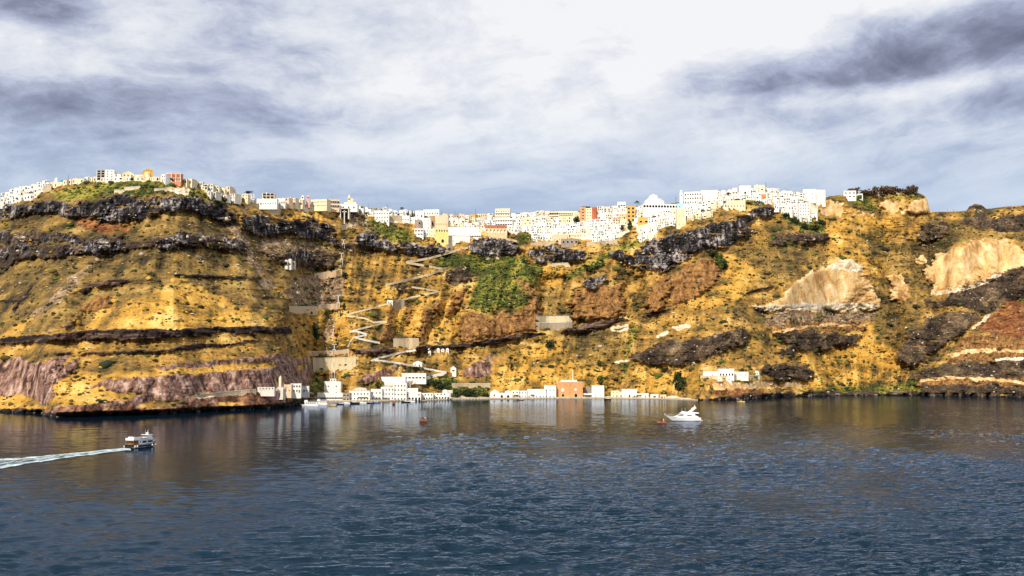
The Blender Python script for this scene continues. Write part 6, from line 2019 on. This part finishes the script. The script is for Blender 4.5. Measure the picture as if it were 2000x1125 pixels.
NU, NW = 200, 26
us = np.linspace(0, 1, NU)
mid_px = 254 - us * 330
top_py = np.interp(mid_px, [-80, 0, 60, 150, 245], [901, 896, 892.5, 884.5, 875])
bot_py = np.interp(mid_px, [-80, 0, 60, 150, 245], [926, 917, 905, 892, 880])
vs, fo = [], []
for i in range(NU):
    for j in range(NW):
        g = j / (NW - 1)
        X, Yw = on_sea(mid_px[i] + 2 * g, top_py[i] * (1 - g) + bot_py[i] * g)
        vs.append((X, Yw, 0))
        arms = math.exp(-((g - 0.10 - 0.05 * us[i]) / 0.10) ** 2) * 0.78 + math.exp(-((g - 0.86) / (0.10 + 0.03 * us[i])) ** 2) * 0.92 + math.exp(-((g - 0.45) / 0.22) ** 2) * (0.42 + 0.5 * math.exp(-us[i] * 6))
        fo.append((0.20 + 0.8 * arms * (1.0 - 0.42 * us[i])) * min(1, g / 0.05) * min(1, (1 - g) / 0.05))
vs = np.array(vs)
vs[:, 2] = wave_z(vs[:, 0], vs[:, 1]) + 0.16
iw2 = np.arange(NU * NW).reshape(NU, NW)
fq = np.stack([iw2[:-1, :-1], iw2[1:, :-1], iw2[1:, 1:], iw2[:-1, 1:]], -1).reshape(-1)
me = mesh_from('wake_foam', vs, fq, 4, {'foam': np.array(fo)})
me.materials.append(m)
o = link('wake_foam', me)
o['kind'] = 'stuff'
# foam along the ferry's side
mb_v, mb_f = [], []
cs, sn = math.cos(math.radians(-22)), math.sin(math.radians(-22))
for s in (-1, 1):
    for i in range(25):
        t_ = i / 24
        bd = B / 2 * 0.82 * (1 - max(0, (t_ - 0.45) / 0.55) ** 2.2)
        ly = (-L / 2 + (L - 1.6) * t_) * 0.84
        for e in (-0.2, 0.9 + 0.8 * (1 - t_)):
            lx = s * (bd + e) * 0.84
            mb_v.append((f.location.x + lx * cs - ly * sn, f.location.y + lx * sn + ly * cs, 0.34))
            mb_f.append(0.95 if e < 0 else 0.30)
bf = []
for s in (0, 1):
    for i in range(24):
        a = s * 50 + i * 2
        bf += [a, a + 2, a + 3, a + 1]
me = mesh_from('hull_foam', np.array(mb_v), np.array(bf), 4, {'foam': np.array(mb_f)})
me.materials.append(m)
o = link('hull_foam', me)
o['kind'] = 'stuff'

# yacht
x, y = on_sea(1333, 822.0)
k = y / F
L = 70 * k
yt = thing('yacht', 'white motor yacht moored beside a rusty buoy', 'yacht', (x, y, 0), math.radians(90 + 4))
part('hull', loft(MB(), L, 5.6, 2.1, 'boatwhite', 5.2, 1.7, tr=0.9, rnd=2.0), yt)
part('waterline', loft(MB(), L - 2.8, 5.0, 0.22, 'navy', 2.2, 0.0, tr=0.93, rnd=2.0), yt, (0, -1.3, 0.02))
part('bow_rail', rail(MB(), [(0.3, L / 2 - 0.2, 3.7), (1.6, L / 2 - 3, 3.4), (2.3, L / 2 - 6.5, 3.0)], 0.9).bar((0, L / 2 - 0.2, 3.6), (0, L / 2 + 0.3, 5.0), 0.09, 'boatwhite', 5), yt)
part('deckhouse', MB().prism([(-8.2, 2.1), (6.0, 2.5), (1.6, 4.3), (-0.2, 4.75), (-7.6, 4.75)], -2.2, 2.2, 'boatwhite'), yt, (0, 0, 0), math.radians(90))
for s in (-2.23, 2.19):
    part('window_band', MB().prism([(-0.4, 3.45), (4.2, 3.3), (1.3, 4.2), (-0.2, 4.3)], s, s + 0.04, 'pane'), yt, (0, 0, 0), math.radians(90))
    part('side_window', MB().prism([(-5.6, 3.2), (-2.6, 3.2), (-2.6, 3.8), (-5.2, 3.8)], s, s + 0.04, 'pane'), yt, (0, 0, 0), math.radians(90))
part('flybridge', MB().prism([(-9.6, 4.76), (2.2, 4.76), (0.4, 5.6), (-1.4, 5.9), (-6.4, 5.7), (-9.8, 5.3)], -2.0, 2.0, 'boatwhite'), yt, (0, 0, 0), math.radians(90))
part('cockpit', MB().box(-2.0, 2.0, -11.0, -8.3, 3.4, 4.5, 'pane', 0.2, 0.4), yt)
part('aft_roof', MB().box(-2.2, 2.2, -10.4, -7.6, 4.76, 5.3, 'boatwhite', 0.1, 0.2), yt)
part('swim_platform', MB().box(-2.3, 2.3, -L / 2 - 1.0, -L / 2 + 0.3, 0.25, 0.5, 'boatwhite').prism([(-L / 2 - 0.2, 0.5), (-L / 2 + 4.2, 0.5), (-L / 2 + 4.2, 3.2)], -2.2, 2.2, 'boatwhite') if False else MB().box(-2.3, 2.3, -L / 2 - 1.0, -L / 2 + 0.3, 0.25, 0.5, 'boatwhite'), yt)
part('aft_deck', MB().prism([(-L / 2 - 0.1, 1.2), (-7.8, 1.2), (-7.8, 3.5), (-9.0, 3.3)], -2.3, 2.3, 'boatwhite'), yt, (0, 0, 0), math.radians(90))
part('radar_arch', MB().prism([(-4.0, 5.7), (-5.6, 5.7), (-8.6, 8.2), (-7.2, 8.2)], -1.8, -1.4, 'boatwhite').prism([(-4.0, 5.7), (-5.6, 5.7), (-8.6, 8.2), (-7.2, 8.2)], 1.4, 1.8, 'boatwhite').box(-8.8, -7.0, -1.8, 1.8, 8.0, 8.4, 'boatwhite'), yt, (0, 0, 0), math.radians(90))
rd = part('radar_dome', MB().dome(0, -6.6, 7.6, 0.75, 'boatwhite', 10, 4, 1.1).dome(0, -8.0, 8.4, 0.7, 'boatwhite', 10, 4, 1.3), yt)
part('mast', MB().bar((0, -8.1, 8.4), (0, -8.1, 10.3), 0.12, 'boatwhite', 6), yt)
for a in (0.2, -2.0):
    part('aerial', MB().bar((1.2, a, 5.7), (1.2, a - 0.2, 8.2), 0.06, 'boatwhite', 4), yt)
part('windscreen', MB().box(-1.7, 1.7, -1.0, 0.6, 5.7, 6.15, 'boatwhite', 0.2, 0.3), yt)
for fy in (-4.2, -5.6, -6.7, -9.2):
    part('fender', MB().ico(2.85, fy, 0.75, 0.34, 'navy', 1.6), yt)
for fy in (-10.3, -9.0):
    part('porthole', MB().box(2.48, 2.56, fy - 0.25, fy + 0.25, 1.4, 1.8, 'pane'), yt)


def buoy(px, py, wpx, label):
    x, y = on_sea(px, py)
    k = y / F
    r = wpx * k / 2
    o = thing('mooring_buoy', label, 'buoy', (x, y, 0), random.uniform(-0.2, 0.2), 'rusty mooring buoys')
    mb = MB()
    n = 12
    vs = [(-r, -r * 0.62 + 0 * i, 0) for i in range(0)]
    mb.box(-r, r, -r * 0.7, r * 0.7, -0.6, 1.7, 'rust', 0.12, 0.12)
    part('drum', mb, o)
    part('deck', MB().box(-r * 0.9, r * 0.9, -r * 0.6, r * 0.6, 1.7, 1.95, 'rust'), o)
    for s in (-1, 1):
        part('rubbing_band', MB().box(s * r * 0.5 - r * 0.38, s * r * 0.5 + r * 0.38, -r * 0.72, -r * 0.60, 0.95, 1.3, 'salmon'), o)
    part('bollard', MB().cyl(-r * 0.25, 0, 1.95, 2.6, 0.42, 0.36, 'rust', 8).cyl(-r * 0.25, 0, 2.6, 2.8, 0.6, 0.6, 'rust', 8), o)
    part('ring', MB().box(r * 0.35, r * 0.55, -0.2, 0.2, 1.95, 2.9, 'metal'), o)


buoy(1292, 827.5, 18, 'rust-red mooring buoy at the bow of the white yacht')
buoy(827, 823.5, 15, 'rust-red mooring buoy alone in mid harbour')


def boat(px, py, L, B_, head, hullc, label, kind='open', cabc='boatwhite', name='small_boat', cat='boat', dy=0.0):
    x, y = on_sea(px, py)
    o = thing(name, label, cat, (x, y - dy, 0.02), math.radians(head), 'boats moored along the quay')
    H_ = 0.9 if L < 10 else 1.4
    part('hull', loft(MB(), L, B_, H_, hullc, 0.12 * L, 0.5, -0.4), o)
    part('gunwale', MB().box(-B_ * 0.42, -B_ * 0.36, -L * 0.46, L * 0.12, H_ + 0.01, H_ + 0.22, 'boatwhite').box(B_ * 0.36, B_ * 0.42, -L * 0.46, L * 0.12, H_ + 0.01, H_ + 0.22, 'boatwhite'), o)
    if kind == 'cabin':
        part('cabin', MB().box(-B_ * 0.34, B_ * 0.34, -L * 0.12, L * 0.2, H_, H_ + 1.5, cabc, 0.1, 0.25), o)
        part('windscreen', MB().box(-B_ * 0.35, B_ * 0.35, -L * 0.10, L * 0.185, H_ + 0.75, H_ + 1.25, 'pane', 0.06, 0.12), o)
        part('roof', MB().box(-B_ * 0.38, B_ * 0.38, -L * 0.2, L * 0.16, H_ + 1.5, H_ + 1.62, cabc), o)
    elif kind == 'tour':
        part('saloon', MB().box(-B_ * 0.42, B_ * 0.42, -L * 0.42, L * 0.22, H_, H_ + 2.2, 'boatwhite', 0.06, 0.1), o)
        for i in range(5):
            yy = -L * 0.36 + i * L * 0.11
            for s in (-1, 1):
                part('window', MB().box(s * B_ * 0.42 - 0.03, s * B_ * 0.42 + 0.03, yy, yy + L * 0.08, H_ + 0.9, H_ + 1.8, 'pane'), o)
        part('roof', MB().box(-B_ * 0.46, B_ * 0.46, -L * 0.46, L * 0.25, H_ + 2.2, H_ + 2.4, cabc), o)
        part('wheelhouse', MB().box(-B_ * 0.3, B_ * 0.3, L * 0.08, L * 0.24, H_ + 2.4, H_ + 4.0, 'boatwhite', 0.1, 0.2), o)
    else:
        for f_ in (-0.28, -0.05, 0.15):
            part('thwart', MB().box(-B_ * 0.38, B_ * 0.38, f_ * L - 0.15, f_ * L + 0.15, H_ - 0.02, H_ + 0.08, 'wood'), o)
        part('outboard', MB().box(-0.18, 0.18, -L / 2 - 0.35, -L / 2 + 0.05, 0.3, 1.3, 'rubber'), o)
    return o


boat(604, 793.5, 17, 4.6, 88, 'boatwhite', 'long white tour boat with dark windows at the headland end of the quay', 'tour', name='tour_boat', cat='tour boat')
boat(627, 791.0, 13, 4, 80, 'boatwhite', 'second white tour boat with a brown roof beside the first', 'tour', 'boatwhite', name='tour_boat', cat='tour boat')
boat(649, 793, 8, 2.6, 76, 'yellowpaint', 'yellow open boat in front of the tower house')
boat(664, 790, 7, 2.5, 100, 'navy', 'dark blue open boat right of the yellow one', dy=1)
boat(676, 788.5, 8, 2.6, 84, 'boatwhite', 'white cabin boat before the grey shop front', 'cabin')
boat(692, 788.5, 10, 3, 92, 'black', 'black-hulled cabin boat before the wide harbour house', 'cabin')
boat(707, 788, 9, 2.8, 86, 'boatwhite', 'white cabin boat before the wide harbour house', 'cabin')
boat(720, 787.5, 9, 2.8, 96, 'black', 'black open boat at the corner of the wide harbour house')
boat(733, 787, 7, 2.4, 84, 'bluepaint', 'blue open boat left of the stacked houses')
boat(769, 789.5, 7, 2.8, 10, 'black', 'white-topped red-roofed small ferry facing the quay', 'cabin', 'redpaint')
boat(792, 786, 9, 2.6, 88, 'black', 'dark open boat before the six-arched cafe', )
boat(803, 785.5, 8, 2.6, 94, 'boatwhite', 'white cabin boat before the six-arched cafe', 'cabin')
boat(826, 784.5, 6, 2.2, 90, 'brownpaint', 'small brown open boat before the lower arcade')
boat(1016, 781.5, 8, 2.6, 84, 'brownpaint', 'brown open boat by the white awning house')
boat(1447, 786.0, 8, 3, 80, 'yellowpaint', 'yellow boat close to the black rocks on the right', 'cabin', 'yellowpaint')
boat(1186, 780.5, 8, 2.4, 90, 'black', 'dark open boat right of the blank end wall house')

# sun shades and carts on the quay
def shade(px, pyb, wpx, c, label):
    Y = float(sea_y(px, np.interp(px, cols_px, shore_flat))) + 3.0
    x = float(ray(px, pyb)[0]) * Y
    w_ = wpx * Y / F
    o = thing('sunshade', label, 'sunshade', (x, Y, 1.3), 0, 'sunshades on the quay')
    for sx in (-1, 1):
        for sy in (0, 1):
            part('post', MB().box(sx * w_ * 0.46 - 0.06, sx * w_ * 0.46 + 0.06, sy * 2.6, sy * 2.6 + 0.12, 0, 2.5, 'brownpaint'), o)
    part('canopy', MB().prism([(-w_ / 2, 2.5), (w_ / 2, 2.5), (w_ * 0.44, 2.85), (-w_ * 0.44, 2.85)], -0.3, 3.0, c), o)


for (a, b, w_, c, lab) in ((612, 782, 12, 'boatwhite', 'white sunshade above the tour boats'), (708, 780, 20, 'brownroof', 'long brown sunshade before the wide harbour house'), (735, 781, 14, 'brownroof', 'brown sunshade before the white square house'),
                           (752, 781, 10, 'boatwhite', 'white sunshade before the stacked houses'), (776, 781, 10, 'brownroof', 'brown sunshade before the tallest stacked house'), (870, 779, 14, 'boatwhite', 'white sunshade before the vaulted house'),
                           (1008, 776, 10, 'brownroof', 'brown sunshade between the boathouses'), (1040, 776, 8, 'brownroof', 'small brown sunshade before the broad white house'), (1148, 776, 12, 'boatwhite', 'white sunshade right of the orange building'), (1240, 777, 10, 'boatwhite', 'white sunshade beside the white cube house')):
    shade(a, b, w_, c, lab)
